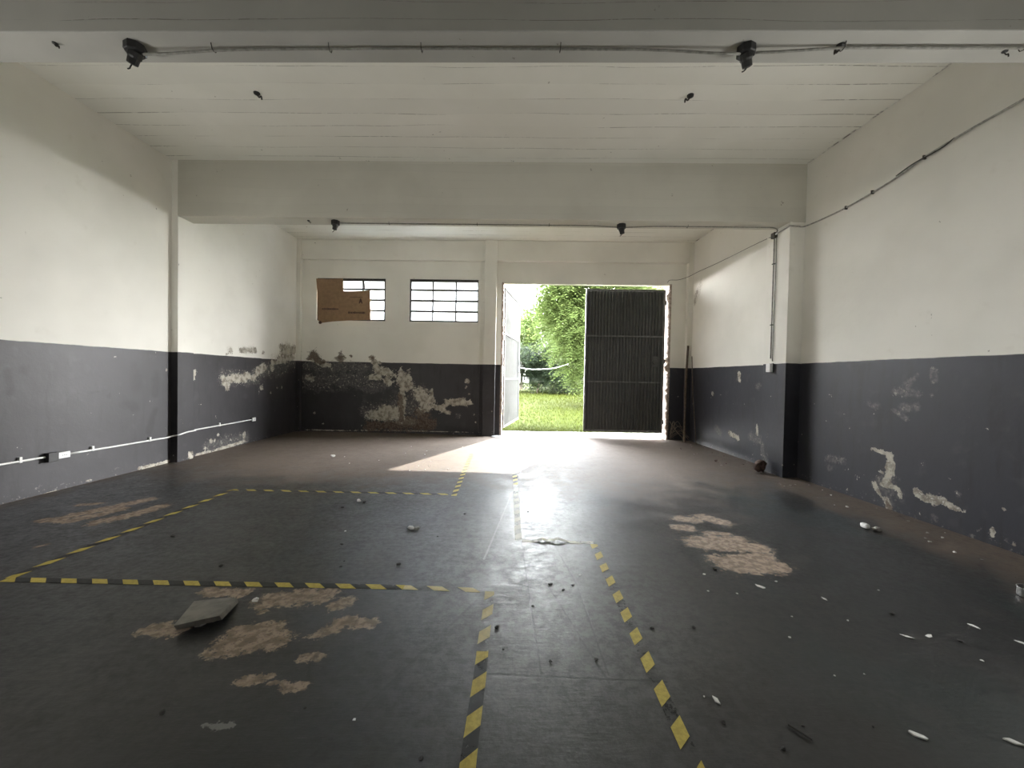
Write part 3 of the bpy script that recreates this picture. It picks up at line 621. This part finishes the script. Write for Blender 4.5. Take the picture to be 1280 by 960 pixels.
# near beam: three runs between two boxes
def beam_run(x0, x1, yoff, low0, low1, label, clips, z=3.578):
    pts = []; n = 40
    for i in range(n+1):
        x = x0+(x1-x0)*i/n; zz = z
        if low0: zz -= .034*math.exp(-((x-x0)/.42)**2)
        if low1: zz -= .034*math.exp(-((x-x1)/.42)**2)
        zz -= .003*math.sin(x*2.3)
        pts.append((x, yn(x, yoff), zz))
    conduit(pts, .0085, M_conduit, 'ceiling_conduit', label, 'electrical conduit', [(x, yn(x, yoff), z) for x in clips], ceil_clip)
beam_run(-2.55, 1.53, 2.752, True, True, 'grey conduit under the near beam between its two black boxes', (-2.05, -1.24, -.61, .33))
beam_run(1.63, 4.17, 2.742, True, False, 'grey conduit under the near beam from the second box to the right wall', (2.19, 3.35))
def ceiling_box(c, zc, label, s=1.0, tilt=0, yaw=0):
    root = empty('junction_box', (c[0], c[1], zc), label, 'junction box', 'black lamp boxes under the beams')
    m = MB(); m.lathe([(.0, 0), (.052*s, 0), (.055*s, -.006), (.055*s, -.045*s), (.050*s, -.05*s), (0, -.05*s)], (c[0], c[1], zc), 'z', 8); m.build('box', M_black, root)
    R = Matrix.Rotation(yaw, 3, 'Z') @ Matrix.Rotation(tilt, 3, 'X'); o = Vector((c[0], c[1], zc-.05*s))
    d = R @ Vector((0, 0, -1)); m = MB()
    m.tube([o+d*a for a in (-.01, .02*s, .03*s, .062*s, .066*s)], [.034*s, .036*s, .030*s, .028*s, .018*s], 12); m.build('lamp_socket', M_black, root)
    m = MB(); e = o+d*.06*s; m.tube(smoothpath([e, e+Vector((-.012, 0, -.02)), e+Vector((-.022, .005, -.028)), e+Vector((-.034, 0, -.036))], 3), .004*s, 5); m.build('loose_wire', M_black, root)
    return root
ceiling_box((-2.60, 2.855), 3.600, 'black box with a lamp socket under the near beam, left one', 1.15, .5, 1.2)
ceiling_box((1.575, 2.70), 3.600, 'black box with a lamp socket under the near beam, right one', 1.1, .45, -.9)
ceiling_box((-2.54, 5.98), 3.600, 'small black box under the far beam, left one', 1.15, .3, 1)
ceiling_box((1.65, 5.83), 3.600, 'small black box under the far beam, right one', 1.2, .3, -1)
def far_run(x0, x1, label, clips):
    pts = [(x0+(x1-x0)*i/30, yn(x0+(x1-x0)*i/30, 5.905), 3.580-.02*math.exp(-((x0+(x1-x0)*i/30-1.65)/.3)**2)) for i in range(31)]
    conduit(pts, .0085, M_conduit, 'ceiling_conduit', label, 'electrical conduit', [(x, yn(x, 5.905), 3.58) for x in clips], ceil_clip)
far_run(-2.48, 1.60, 'thin grey conduit under the far beam between its two boxes', (-1.75, -.45, .6))
far_run(1.71, 3.80, 'thin grey conduit under the far beam from its right box to the pillar', (2.6,))
# lamp hooks in the ceiling and on the beams
def hook(x, y, z, label, s=1.0, r=0.):
    root = empty('ceiling_hook', (x, y, z), label, 'hook')
    m = MB(); m.lathe([(0, 0), (.028*s, 0), (.026*s, -.012*s), (.012*s, -.02*s), (0, -.02*s)], (x, y, z), 'z', 10); m.build('rose', M_black, root)
    m = MB(); m.tube(smoothpath([(x, y, z-.015), (x+.02*s*math.cos(r), y+.02*s*math.sin(r), z-.04*s), (x+.04*s*math.cos(r), y, z-.03*s), (x+.045*s*math.cos(r), y, z-.06*s)], 4), .0065*s, 6); m.build('shank', M_metal, root)
hook(-2.776, 4.487, ZC, 'black hook in the ceiling slab, the left of two', 1.2)
hook(1.928, 4.311, ZC, 'black hook in the ceiling slab, the right of two', 1.3, 3)
hook(-3.149, 2.86, 3.6, 'tiny bent hook under the near beam, left of the first box', .6)
hook(2.184, 2.66, 3.6, 'bent hook beside the conduit under the near beam', 1.0, 2.6)
hook(3.30, 2.66, 3.6, 'tiny bent hook under the near beam by the right wall', .6)
hook(-2.939, 5.99, 3.6, 'tiny dark hook under the far beam, beyond its left end', .7)

# drop to the switch on the right pillar
px = 3.96
T1 = 5.89
m = [(3.80, 5.745, 3.580), (3.87, 5.76, 3.575), (3.925, 5.80, 3.56), (px-.022, 5.86, 3.53), (px-.016, T1, 3.47)]
pts = smoothpath(m, 5)+[(px-.016, T1-.0*k, 3.3-.1*k) for k in range(17)]
def wall_clip_r(k, c, r): k.box((px-.03, c[0]-.02, c[1]-.006), (px, c[0]+.02, c[1]+.006))
conduit(pts, .0085, M_conduit, 'wall_conduit', 'grey conduit dropping down the right pillar to the switch', 'electrical conduit', [(T1, 3.1), (T1, 2.2)], wall_clip_r)
conduit(smoothpath([(px-.014, T1-.045, 3.50), (px-.013, T1-.05, 3.0), (px-.013, T1-.042, 2.3), (px-.013, T1-.035, 1.66)], 6), .0055, M_conduit, 'wall_cable', 'thin cable beside the conduit on the right pillar', 'cable')
root = empty('wall_connector', (px, 5.93, 3.50), 'dark cable connector at the top of the right pillar conduit', 'connector')
m = MB(); m.box((px-.05, T1-.05, 3.475), (px, T1+.035, 3.555)); m.build('body', M_metal, root, bevel=.006)
m = MB(); m.tube([(px-.03, T1-.05, 3.52), (px-.03, T1-.09, 3.525)], .012, 8); m.build('gland', M_wcond, root)
root = empty('light_switch', (px, 5.93, 1.56), 'white switch box at the foot of the right pillar conduit', 'switch')
m = MB(); m.box((px-.058, 5.84, 1.50), (px-.012, 5.93, 1.625)); m.build('cover', M_wplate, root, bevel=.004)
m = MB(); m.box((px-.012, 5.835, 1.495), (px, 5.935, 1.63)); m.build('back_box', M_black, root)
m = MB(); m.box((px-.063, 5.872, 1.54), (px-.058, 5.90, 1.58)); m.build('rocker', M_wplate, root)
# cable swagged up the right wall and the wire across to the gate corner
xr = lambda y, o=.014: XR(y)-o
cab = [(px-.03, T1-.06, 3.52), (3.955, 5.62, 3.545), (3.95, 5.575, 3.545), (4.06, 5.57, 3.540), (xr(5.53), 5.53, 3.538), (xr(4.89), 4.89, 3.492+.03), (xr(4.3), 4.3, 3.575), (xr(4.0), 4.0, 3.641), (xr(3.6), 3.6, 3.68), (xr(3.235), 3.235, 3.697), (xr(2.8), 2.8, 3.73), (xr(2.2), 2.2, 3.76)]
def wall_clip(k, c, r): k.box((XR(c[0])-.03, c[0]-.006, c[1]-.02), (XR(c[0]), c[0]+.006, c[1]+.02))
conduit(smoothpath(cab, 6), .010, M_cable, 'wall_cable', 'grey cable swagged up along the right wall from the pillar', 'cable', [(4.9, 3.52), (4.55, 3.55), (3.99, 3.642)], wall_clip)
conduit(smoothpath([(xr(4.2, .012), 4.28, 3.60), (xr(4, .03), 4.08, 3.628), (xr(4, .02), 3.85, 3.640), (xr(3.7, .02), 3.72, 3.675)], 4), .006, M_metal, 'wall_wire', 'short dark wire end tied at the cable on the right wall', 'wire')
conduit(smoothpath([(px-.02, T1+.03, 3.52), (4.05, 6.6, 3.60), (4.12, 7.79, 3.66), (4.13, 8.6, 3.70), (4.03, YB(4.03, -.10), 3.65), (3.85, YB(3.85, -.012), 3.60), (3.66, YB(3.66, -.012), 3.59), (3.60, YB(3.6, -.03), 3.53)], 6), .0045, M_metal, 'wall_wire', 'thin wire running from the right pillar to the gateway corner', 'wire')
# left wall conduit with socket boxes
xl = lambda y, o=.013: XL(y)+o
def lclip(k, c, r): k.box((XL(c[0]), c[0]-.012, c[1]-.012), (XL(c[0])+.024, c[0]+.012, c[1]+.045))
conduit(smoothpath([(xl(1.5), 1.5, .40), (xl(3), 3.0, .398), (xl(4.0), 4.0, .397), (xl(4.40), 4.40, .395)], 4), .011, M_wcond, 'wall_conduit', 'white conduit along the left wall before the near socket', 'electrical conduit', [(4.15, .395), (3.4, .396)], lclip)
conduit(smoothpath([(xl(4.60), 4.60, .388), (xl(5.2), 5.2, .38), (xl(5.7), 5.7, .378), (xl(5.85), 5.85, .376), (-4.86, 5.945, .39), (-4.785, 5.952, .405), (-4.785, 6.1, .425), (-4.785, 6.27, .43), (-4.83, 6.33, .43), (xl(6.6), 6.6, .425), (xl(7.2), 7.2, .43), (xl(7.72), 7.72, .437)], 4), .011, M_wcond, 'wall_conduit', 'white conduit bending round the left pillar to the far socket', 'electrical conduit', [(4.85, .386), (5.6, .38), (6.9, .427)], lclip)
def socket(y, z, label, open_box, s=1.0):
    x = XL(y); root = empty('wall_socket', (x, y, z), label, 'socket')
    m = MB(); m.box((x, y-.06*s, z-.038), (x+.012, y+.06*s, z+.038)); m.build('back_box', M_black, root)
    m = MB(); m.box((x+.012, y-.055*s, z-.034), (x+.034, y+.055*s, z+.034)); c = m.build('cover', M_wplate, root, bevel=.004)
    m = MB()
    for k in (-.02, 0, .02): m.lathe([(0, 0), (.004, 0), (.004, .0015), (0, .0015)], (x+.034, y+k, z), 'x', 8)
    m.build('pin_hole', M_black, c)
    if open_box:
        m = MB(); m.box((x, y-.17, z-.05), (x+.05, y-.07, z+.05)); m.build('open_box', M_black, root, bevel=.004)
socket(4.535, .388, 'white socket plate beside an open black box on the near left wall', True, 1.1)
socket(7.78, .437, 'white socket at the end of the conduit beyond the left pillar', False, .9)

# ------------------------------------------------------------------ hazard tape on the floor
def ribbon(name, P, w, mat, label, lift=None, w1=None):
    V = []; F = []; UV = []; s = 0; pts = [Vector(p) for p in P]; d = []
    dense = []
    for i in range(len(pts)-1):
        k = max(2, int((pts[i+1]-pts[i]).length/.04))
        for j in range(k): dense.append(pts[i].lerp(pts[i+1], j/k))
    dense.append(pts[-1]); n = len(dense)
    for i, p in enumerate(dense):
        a = dense[max(i-1, 0)]; b = dense[min(i+1, n-1)]; t = (b-a).normalized(); q = Vector((-t.y, t.x))
        if i: s += (p-dense[i-1]).length
        wob = .003*noise3((s*3, p.x, 0)); ww = w+(0 if w1 is None else (w1-w)*i/(n-1))
        z = .0022+(lift(s, p) if lift else 0)
        for e in (-1, 1):
            c = p+q*(e*ww/2+wob); V.append((c.x, c.y, z+(.0 if not lift else 0))); UV.append((s, (e+1)/2))
    for i in range(n-1): F.append((2*i, 2*i+1, 2*i+3, 2*i+2))
    m = MB(); m.add(V, F); o = m.build(name, mat)
    uvl = o.data.uv_layers.new(name='UVMap')
    for lp in o.data.loops: uvl.data[lp.index].uv = UV[lp.vertex_index]
    sm = o.modifiers.new('thickness', 'SOLIDIFY'); sm.thickness = .0008; sm.offset = 1
    return tag(o, label, 'floor tape')
MT_a = tape_mat('black_yellow_tape', .196, 1, .15, 0)
MT_b = tape_mat('black_yellow_tape_long_run', .20, 1, .25, 0)
MT_c = tape_mat('black_yellow_tape_scuffed', .20, -1, .8, .1)
MT_d = tape_mat('faded_pale_tape', .2, 1, .3, .85, (.6, .6, .5))
MT_e = tape_mat('half_faded_tape', .2, 1, .7, .30)
MT_f = tape_mat('black_yellow_tape_right', .19, 1, .62, .0)
MT_g = tape_mat('black_yellow_tape_left', .19, 1, .25, .0)
ribbon('hazard_tape', [(-3.17, 2.585), (-.62, 2.54)], .055, MT_a, 'black and yellow tape in the foreground running across to the slab side')
ribbon('hazard_tape', [(-.62, 2.54), (-.13, 2.514)], .05, MT_e, 'pale yellow faded tape ending at the tape corner in mid floor')
ribbon('hazard_tape', [(-3.16, 2.60), (-3.09, 4.60)], .055, MT_b, 'long slanting black and yellow tape at the left')
ribbon('hazard_tape', [(-3.10, 4.61), (-.62, 4.553)], .05, MT_b, 'black and yellow tape across the floor beyond, parallel to the foreground one')
ribbon('hazard_tape', [(-.553, 4.50), (-.552, 6.97)], .06, MT_g, 'short black and yellow tape leading towards the gateway in the sun patch')
ribbon('hazard_tape', [(.161, 6.96), (.158, 5.0)], .06, MT_g, 'narrow black and yellow tape in line with the gateway')
ribbon('hazard_tape', [(.158, 5.0), (.137, 3.30)], .06, MT_d, 'whitish worn tape running straight to the tape corner')
def buck(s, p): return .020*math.exp(-((s-.17)/.035)**2)+.028*math.exp(-((s-.295)/.055)**2)
ribbon('hazard_tape', [(.165, 3.285), (.755, 3.262)], .05, MT_d, 'whitish tape lifting off the floor with a dark gap beneath', buck)
ribbon('hazard_tape', [(.75, 3.235), (.722, 2.2), (.696, 1.365), (.69, 1.0)], .058, MT_f, 'worn yellow tape running to the bottom edge, right of the two')
ribbon('hazard_tape', [(-.071, 2.50), (-.085, 1.95)], .058, MT_e, 'pale worn stretch of tape just below the tape corner')
ribbon('hazard_tape', [(-.085, 1.95), (-.103, 1.364), (-.11, 1.0)], .058, MT_g, 'black and yellow tape running to the bottom edge, left of the two')

# ------------------------------------------------------------------ slab, rubble and litter
Z = lambda a, b, c: (a, b, c)
root = empty('broken_slab', (-1.615, 2.19, 0), 'loose grey slab of floor tile lying tilted near the foreground tape', 'slab')
m = MB(); top = [(-1.675, 2.055, .050), (-1.49, 2.125, .062), (-1.545, 2.345, .030), (-1.60, 2.36, .028), (-1.77, 2.315, .030)]
bot = [(x+.006, y+.01, max(.001, z-.030)) for (x, y, z) in top]
m.add(top+bot, [(0, 1, 2, 3, 4), (9, 8, 7, 6, 5)]+[(i, 5+i, 5+(i+1) % 5, (i+1) % 5) for i in range(5)])
m.build('tile_face', M_slab, root, bevel=.003)
m = MB()
for i, (x, y) in enumerate([(-1.61, 2.15), (-1.57, 2.19)]): m.lathe([(0, 0), (.03, .0), (.026, .018), (.012, .028), (0, .028)], (x, y, .0), 'z', 7)
m.build('mortar_lump', M_conc, root)

def lump(name, x, y, s, mat, label, cat, group=None, flat=.6, seed=0, z=0):
    import bmesh
    bm = bmesh.new(); bmesh.ops.create_icosphere(bm, subdivisions=2, radius=1)
    r = random.Random(seed); off = r.uniform(0, 50)
    for v in bm.verts:
        k = 1+.55*noise3((v.co.x*1.1+off, v.co.y*1.1, v.co.z*1.1), 1)+.2*noise3((v.co.x*3+off, v.co.y*3, v.co.z*3), 2)
        v.co = Vector((v.co.x*k*s, v.co.y*k*s*.8, v.co.z*k*s*flat))
    mn = min(v.co.z for v in bm.verts)
    for v in bm.verts: v.co.z -= mn
    me = bpy.data.meshes.new(name); bm.to_mesh(me); bm.free(); me.materials.append(mat)
    o = bpy.data.objects.new(name, me); COL.objects.link(o); o.location = (x, y, z); o.rotation_euler = (0, 0, r.uniform(0, 6))
    return tag(o, label, cat, group)
lump('rubble_lump', 3.82, 5.87, .088, M_rock, 'brown lump of rubble on the floor against the right pillar', 'rubble', seed=3, flat=1.0)
lump('plaster_stone', 3.40, 3.66, .040, M_white, 'white plaster stone on the dusty floor by the right wall', 'stone', seed=5, flat=.6)
lump('plaster_stone', 3.46, 3.60, .035, M_conc, 'small grey stone touching the white one by the right wall', 'stone', seed=6)
lump('plaster_stone', -1.52, 4.23, .026, M_white, 'small white stone just in front of the far cross tape', 'stone', seed=8)
lump('grit_stone', -1.45, 4.20, .022, M_grit, 'dark stone beside the white one in front of the far cross tape', 'stone', seed=9)
lump('plaster_stone', -.80, 3.50, .030, M_white, 'white stone in the middle of the taped floor area', 'stone', seed=10)
lump('plaster_stone', -.745, 3.49, .024, M_conc, 'grey stone beside the white one in the middle of the taped floor area', 'stone', seed=11)
lump('plaster_stone', -2.76, 6.5, .035, M_white, 'pale stone on the floor below the two windows', 'stone', seed=12)
lump('plaster_stone', 3.55, 6.6, .03, M_rock, 'small brown stone on the floor beyond the right pillar', 'stone', seed=13)
lump('plaster_stone', -1.445, 2.36, .020, M_white, 'small pale stone at the upper corner of the loose slab', 'stone', seed=14)
# tin at the right edge
root = empty('open_tin', (3.42, 2.50, 0), 'round open tin standing at the right edge of the picture', 'tin')
m = MB(); m.lathe([(.055, 0), (.058, .01), (.056, .05), (.060, .055), (.060, .058), (.053, .056), (.052, .008), (0, .006)], (3.42, 2.50, 0), 'z', 24); m.build('can_body', M_tin, root, smooth=True)

WHITE_BITS = [(1.335, 2.532, 0.0127), (1.716, 2.588, 0.0259), (1.869, 2.663, 0.0178), (2.034, 2.451, 0.0163), (2.482, 2.563, 0.0128), (1.54, 2.076, 0.0138), (2.191, 2.09, 0.0209), (2.319, 2.098, 0.021), (2.671, 2.186, 0.0219), (2.762, 2.051, 0.0205), (2.382, 1.91, 0.0127), (0.923, 1.653, 0.0276), (0.881, 1.678, 0.0084), (1.622, 1.494, 0.0299), (1.967, 1.465, 0.0317), (1.508, 2.506, 0.0125), (0.542, 2.723, 0.0182), (-0.566, 1.555, 0.013), (1.554, 1.803, 0.009), (1.704, 1.814, 0.0091), (1.688, 2.262, 0.0113), (1.988, 2.228, 0.0111), (-1.348, 3.445, 0.0172), (1.42, 2.753, 0.0184)]
DARK_BITS = [(2.309, 2.295, 0.0153), (0.892, 1.547, 0.0129), (1.055, 1.436, 0.012), (1.204, 1.534, 0.0077), (1.06, 2.151, 0.0143), (2.44, 2.054, 0.0137), (-1.33, 1.581, 0.0158), (-0.784, 1.607, 0.008), (-1.952, 2.792, 0.0186), (-2.683, 3.284, 0.0219), (-1.27, 3.169, 0.0158), (-1.126, 2.8, 0.014), (-1.616, 4.041, 0.0202), (-0.369, 3.902, 0.0195), (-0.736, 2.845, 0.019), (-1.137, 2.884, 0.0096), (-0.541, 3.349, 0.0112), (-0.019, 2.137, 0.0178), (0.017, 1.966, 0.0098), (0.242, 1.879, 0.0125), (0.465, 1.897, 0.0126), (0.469, 2.584, 0.0129), (0.323, 2.591, 0.0173), (0.397, 2.524, 0.0126), (0.827, 2.141, 0.0143), (-0.272, 1.395, 0.0116), (0.19, 2.343, 0.0117), (1.482, 1.532, 0.0077), (1.566, 2.526, 0.0084), (0.257, 3.996, 0.0133), (1.537, 2.825, 0.0235)]
def flake(name, x, y, s, mat, label, cat, group, seed, asp=1.0, h=.003, ang=None):
    r = random.Random(seed); n = r.randint(4, 6); a0 = r.uniform(0, 6) if ang is None else ang; P = []
    for k in range(n):
        a = 2*math.pi*k/n+r.uniform(-.3, .3); q = s*r.uniform(.6, 1.1)
        u, v = q*math.cos(a)*asp, q*math.sin(a)
        P.append((u*math.cos(a0)-v*math.sin(a0), u*math.sin(a0)+v*math.cos(a0)))
    m = MB(); m.prism(P, lambda p, d: (p[0], p[1], d+r.uniform(0, .001)), .0005, h)
    o = m.build(name, mat); o.location = (x, y, 0); return tag(o, label, cat, group)
wl = {11: 'large torn white scrap on the floor right of the right hand tape', 13: 'long white strip on the dark floor at the bottom right',
      14: 'white triangular scrap in the bottom right corner', 17: 'small white paper bit on the dark floor at the bottom left',
      16: 'white chip on the worn floor left of the right hand tape', 5: 'yellowish chip alone on the open floor right of the tape',
      1: 'elongated white chip just below the right ochre patch', 22: 'white chip left of the middle stone in the taped area'}
for i, (x, y, s) in enumerate(WHITE_BITS):
    zone = 'just below the right ochre patches' if y > 2.35 else ('in the row of chips by the right edge of the picture' if x > 2.1 and y > 1.9 else ('low at the bottom right' if x > 1.2 and y < 1.9 else 'beside the right hand tape'))
    lb = wl.get(i, 'tiny white paint chip '+zone)
    asp = 3.4 if i == 13 else (2.2 if i in (1, 3, 6, 7, 8, 9, 11, 14) else 1.1)
    flake('paint_chip', x, y, s*(.62 if i not in (13, 11, 14) else .42), M_white, lb, 'paint chip', None if i in wl else 'white paint chips '+zone, 40+i, asp, .003 if s < .025 else .006, -.7 if i == 13 else None)
for i, (x, y, s) in enumerate(DARK_BITS):
    zone = ('inside the taped area on the left' if x < -.2 and y > 2.55 else 'below the foreground tape on the left' if x < -.2 else 'between the two tapes that run to the bottom edge' if x < .8 and y < 2.45
            else 'in mid floor just below the lifted tape' if x < .8 else 'on the open floor right of both tapes')
    lump('grit_stone', x, y, s*.8, M_grit, 'tiny dark crumb of grit '+zone, 'grit', 'dark grit '+zone, seed=100+i, flat=.4)
# pale plaster crumbs fallen along the right wall
r = random.Random(5)
for i in range(26):
    y = r.uniform(2.6, 5.3); x = XR(y)-r.uniform(.04, .55)
    lump('plaster_crumb', x, y, r.uniform(.006, .016), M_conc if i % 3 else M_white, 'small crumb of plaster in the dust along the near right wall', 'crumb', 'plaster crumbs along the near right wall', seed=300+i, flat=.5)
for i in range(16):
    y = r.uniform(6.2, 8.4); x = XR(y)-r.uniform(.05, .7)
    lump('plaster_crumb', x, y, r.uniform(.008, .02), M_conc if i % 2 else M_rock, 'small crumb of rubble on the floor beyond the right pillar', 'crumb', 'rubble crumbs beyond the right pillar', seed=400+i, flat=.5)
for i in range(14):
    y = r.uniform(5.0, 7.6); x = r.uniform(-2.6, -.7)
    lump('plaster_crumb', x, y, r.uniform(.006, .014), M_white, 'small white crumb on the floor beyond the far cross tape', 'crumb', 'white crumbs beyond the far cross tape', seed=500+i, flat=.5)
m = MB(); m.tube([(1.145, 1.535, .006), (1.165, 1.50, .009), (1.19, 1.47, .006)], .0035, 6); tag(m.build('thin_stick', M_grit), 'thin dark stick on the floor at the bottom, right of the tapes', 'stick')
# round plate at the foot of the gateway pier
root = empty('floor_plate', (-.12, 8.98, 0), 'round metal floor plate at the foot of the pier by the gateway', 'plate')
m = MB(); m.lathe([(0, .001), (.17, .001), (.17, .012), (.155, .018), (0, .018)], (-.12, 8.95, 0), 'z', 24); m.build('disc', M_tin, root)
m = MB(); m.lathe([(0, .018), (.02, .018), (.018, .026), (0, .027)], (-.12, 8.95, 0), 'z', 10); m.build('knob', M_metal, root)
# poles in the right corner
m = MB(); m.tube([(3.93, 8.62, .0), (4.005, 8.80, 1.2), (4.065, 8.86, 2.12)], [.025, .026, .024], 8); tag(m.build('wooden_pole', M_wood), 'thick dark wooden pole leaning in the far right corner', 'pole')
m = MB(); m.tube([(4.06, 8.35, .0), (4.09, 8.62, 1.0), (4.13, 8.80, 1.88)], .009, 7); tag(m.build('thin_rod', M_wood), 'thin rod leaning beside the wooden pole', 'rod')
m = MB()
for k in range(9):
    a = r.uniform(-.5, 1.4); L = r.uniform(.25, .5); b = (3.73, YB(3.73, -.06), .02+.02*k)
    m.tube(smoothpath([b, (b[0]+L*.5*math.cos(a), b[1]-.03, b[2]+.12+L*.4*math.sin(a)), (b[0]+L*.9*math.cos(a), b[1]-.05, max(.01, b[2]+L*.8*math.sin(a)-.08*k/3))], 4), .004, 5)
m.tube(smoothpath([(3.72, YB(3.72, -.05), .42), (3.85, YB(3.85, -.08), .22), (4.02, YB(4, -.14), .02)], 5), .007, 6)
tag(m.build('dry_brushwood', M_twig), 'dry twigs and brush at the foot of the right gate jamb', 'twigs', None, 'stuff')

# ------------------------------------------------------------------ outdoors
mb = MB(); mb.box((-3, 9.615, -.25), (8, 10.05, -.004)); tag(mb.build('path', M_apron), 'strip of concrete outside the gateway', None, None, 'structure')
zg = lambda y: -.02+.42*min(1, max(0, (y-11)/14))**1.3
mb = MB(); n = 40
V = [(x, 10.05+(70-10.05)*(i/n)**1.6, zg(10.05+(70-10.05)*(i/n)**1.6)) for i in range(n+1) for x in (-40, 40)]
mb.add(V, [(2*i, 2*i+1, 2*i+3, 2*i+2) for i in range(n)]); mb.box((-40, -12, -.6), (40, 70, -.3))
tag(mb.build('ground', M_lawn), 'grassy ground rising gently outside', None, None, 'structure')
rg = np.random.default_rng(3); V = []; F = []
for i in range(26000):
    y = 9.98+ (rg.random()**1.7)*16; x = -1.2*0+rg.uniform(-.6, .50*y); z = zg(y)-.01 if y > 10.05 else -.01
    h_ = rg.uniform(.03, .085)*(1+.06*(y-10)); a = rg.uniform(0, 6.28); w_ = .006*(1+.10*(y-10)); lx, ly = rg.normal(0, .5)*h_, rg.normal(0, .5)*h_
    k = len(V); V += [(x-w_*math.cos(a), y-w_*math.sin(a), z), (x+w_*math.cos(a), y+w_*math.sin(a), z), (x+lx, y+ly, z+h_)]; F.append((k, k+1, k+2))
mb = MB(); mb.v = V; mb.f = F; tag(mb.build('grass', M_grass), 'bright rough grass outside the gateway', 'grass', None, 'stuff')

def leafage(mb, c, R, n, ls, seed, droop=.5, clipf=None, shell=.55):
    g = np.random.default_rng(seed)
    for _ in range(n):
        d = g.normal(size=3); d /= np.linalg.norm(d); q = shell+(1-shell)*g.random()
        lum = 1+.16*math.sin(d[0]*5+seed)+.14*math.sin(d[2]*7+d[0]*3)
        p = np.array(c)+np.array(R)*d*q*lum
        if clipf and not clipf(p): continue
        a = g.uniform(0, 2*math.pi); dirh = np.array([math.cos(a), math.sin(a), -droop*g.random()*1.6+.15]); dirh /= np.linalg.norm(dirh)
        side = np.cross(dirh, [0, 0, 1]); side /= np.linalg.norm(side)+1e-6; L = ls*g.uniform(3.2, 5.0)
        for k in range(6):
            t = (k+1)/6; b = p+dirh*L*t+np.array([0, 0, -1])*L*.35*t*t
            for sg in (-1, 1):
                tip = b+(side*sg*.9+dirh*.45+np.array([0, 0, -.25]))*ls*g.uniform(.8, 1.2); w = dirh*ls*.17
                mid_ = (b+tip)/2; kk = len(mb.v); mb.v += [tuple(b), tuple(mid_+w), tuple(tip), tuple(mid_-w)]; mb.f.append((kk, kk+1, kk+2, kk+3))
def tree(loc, crown, label, mat, name='tree', trunk_r=.17, group=None, branches=7, **kw):
    root = empty(name, loc, label, 'tree' if name == 'tree' else 'bush', group)
    m = MB(); c, R = crown[0][0], crown[0][1]
    m.tube(smoothpath([loc, (loc[0]+.1, loc[1], loc[2]+.9), ((loc[0]+c[0])/2, (loc[1]+c[1])/2, (loc[2]+c[2])/2+.3), (c[0], c[1], c[2]+R[2]*.5)], 5), [trunk_r*(1-.045*i) for i in range(16)], 8)
    g = random.Random(int(loc[0]*10))
    for k in range(branches):
        a = g.uniform(0, 6.28); z0 = loc[2]+(c[2]-loc[2])*g.uniform(.4, 1.1); b = ((loc[0]+c[0])/2, (loc[1]+c[1])/2, z0)
        m.tube(smoothpath([b, (b[0]+R[0]*.4*math.cos(a), b[1]+R[1]*.4*math.sin(a), z0+R[2]*.3), (b[0]+R[0]*.85*math.cos(a), b[1]+R[1]*.85*math.sin(a), z0+R[2]*.25)], 4), [trunk_r*.4*(1-.09*i) for i in range(9)], 6)
    m.build('trunk', M_trunk, root)
    m = MB()
    for (cc, RR, n, ls, sd) in crown: leafage(m, cc, RR, n, ls, sd, **kw)
    m.build('foliage', mat, root); return root
tree((4.6, 18.2, zg(18.2)), [((4.35, 17.6, 4.9), (3.1, 2.4, 3.5), 4200, .20, 1), ((2.9, 16.6, 3.2), (1.3, 1.2, 1.9), 1600, .15, 2), ((3.5, 16.4, 1.9), (1.2, .9, 1.1), 900, .14, 3), ((2.3, 16.9, 5.2), (1.2, 1.3, 1.5), 1300, .17, 4)],
     'big light green tree with feathery leaves hanging over the grass', M_leaf, shell=.35)
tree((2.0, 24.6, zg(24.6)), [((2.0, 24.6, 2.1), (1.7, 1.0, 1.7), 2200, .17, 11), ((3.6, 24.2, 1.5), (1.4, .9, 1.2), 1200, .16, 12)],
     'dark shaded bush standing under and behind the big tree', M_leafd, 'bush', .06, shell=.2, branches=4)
tree((1.2, 31, .4), [((1.25, 31, 4.6), (1.0, 1.5, 2.6), 1300, .22, 21), ((2.8, 31, 4.6), (2.0, 1.6, 3.8), 2500, .24, 22), ((5.5, 31, 4.6), (2.4, 1.6, 4.2), 2500, .26, 23)],
     'greyish tree further back at the left of the view through the gateway', M_leaf, 'tree', .15, shell=.3, branches=4)
m = MB(); m.tube(smoothpath([(.385, 11.33, 1.62), (.9, 12.6, 1.60), (1.9, 14.8, 1.72), (3.0, 16.9, 2.1)], 5), .006, 6); tag(m.build('rope', M_wcond), 'pale rope stretched from the open gate leaf towards the tree', 'rope')
root = empty('neighbour_house', (10.5, 25, .4), 'pinkish house showing above the closed gate leaf', 'house')
m = MB(); m.box((7.4, 23, .3), (15, 28, 7.2)); m.build('wall', M_house, root)
m = MB(); m.add([(7.0, 22.5, 7.1), (15.4, 22.5, 7.1), (15.4, 28.5, 7.1), (7.0, 28.5, 7.1), (9.5, 25.5, 8.4), (13, 25.5, 8.4)], [(0, 1, 5, 4), (1, 2, 5), (2, 3, 4, 5), (3, 0, 4), (3, 2, 1, 0)]); m.build('roof', M_roof, root)
for k in range(3):
    m = MB(); m.box((8.0+2.4*k, 22.95, 4.9), (9.0+2.4*k, 23.05, 6.3)); m.build('window', M_frame, root)
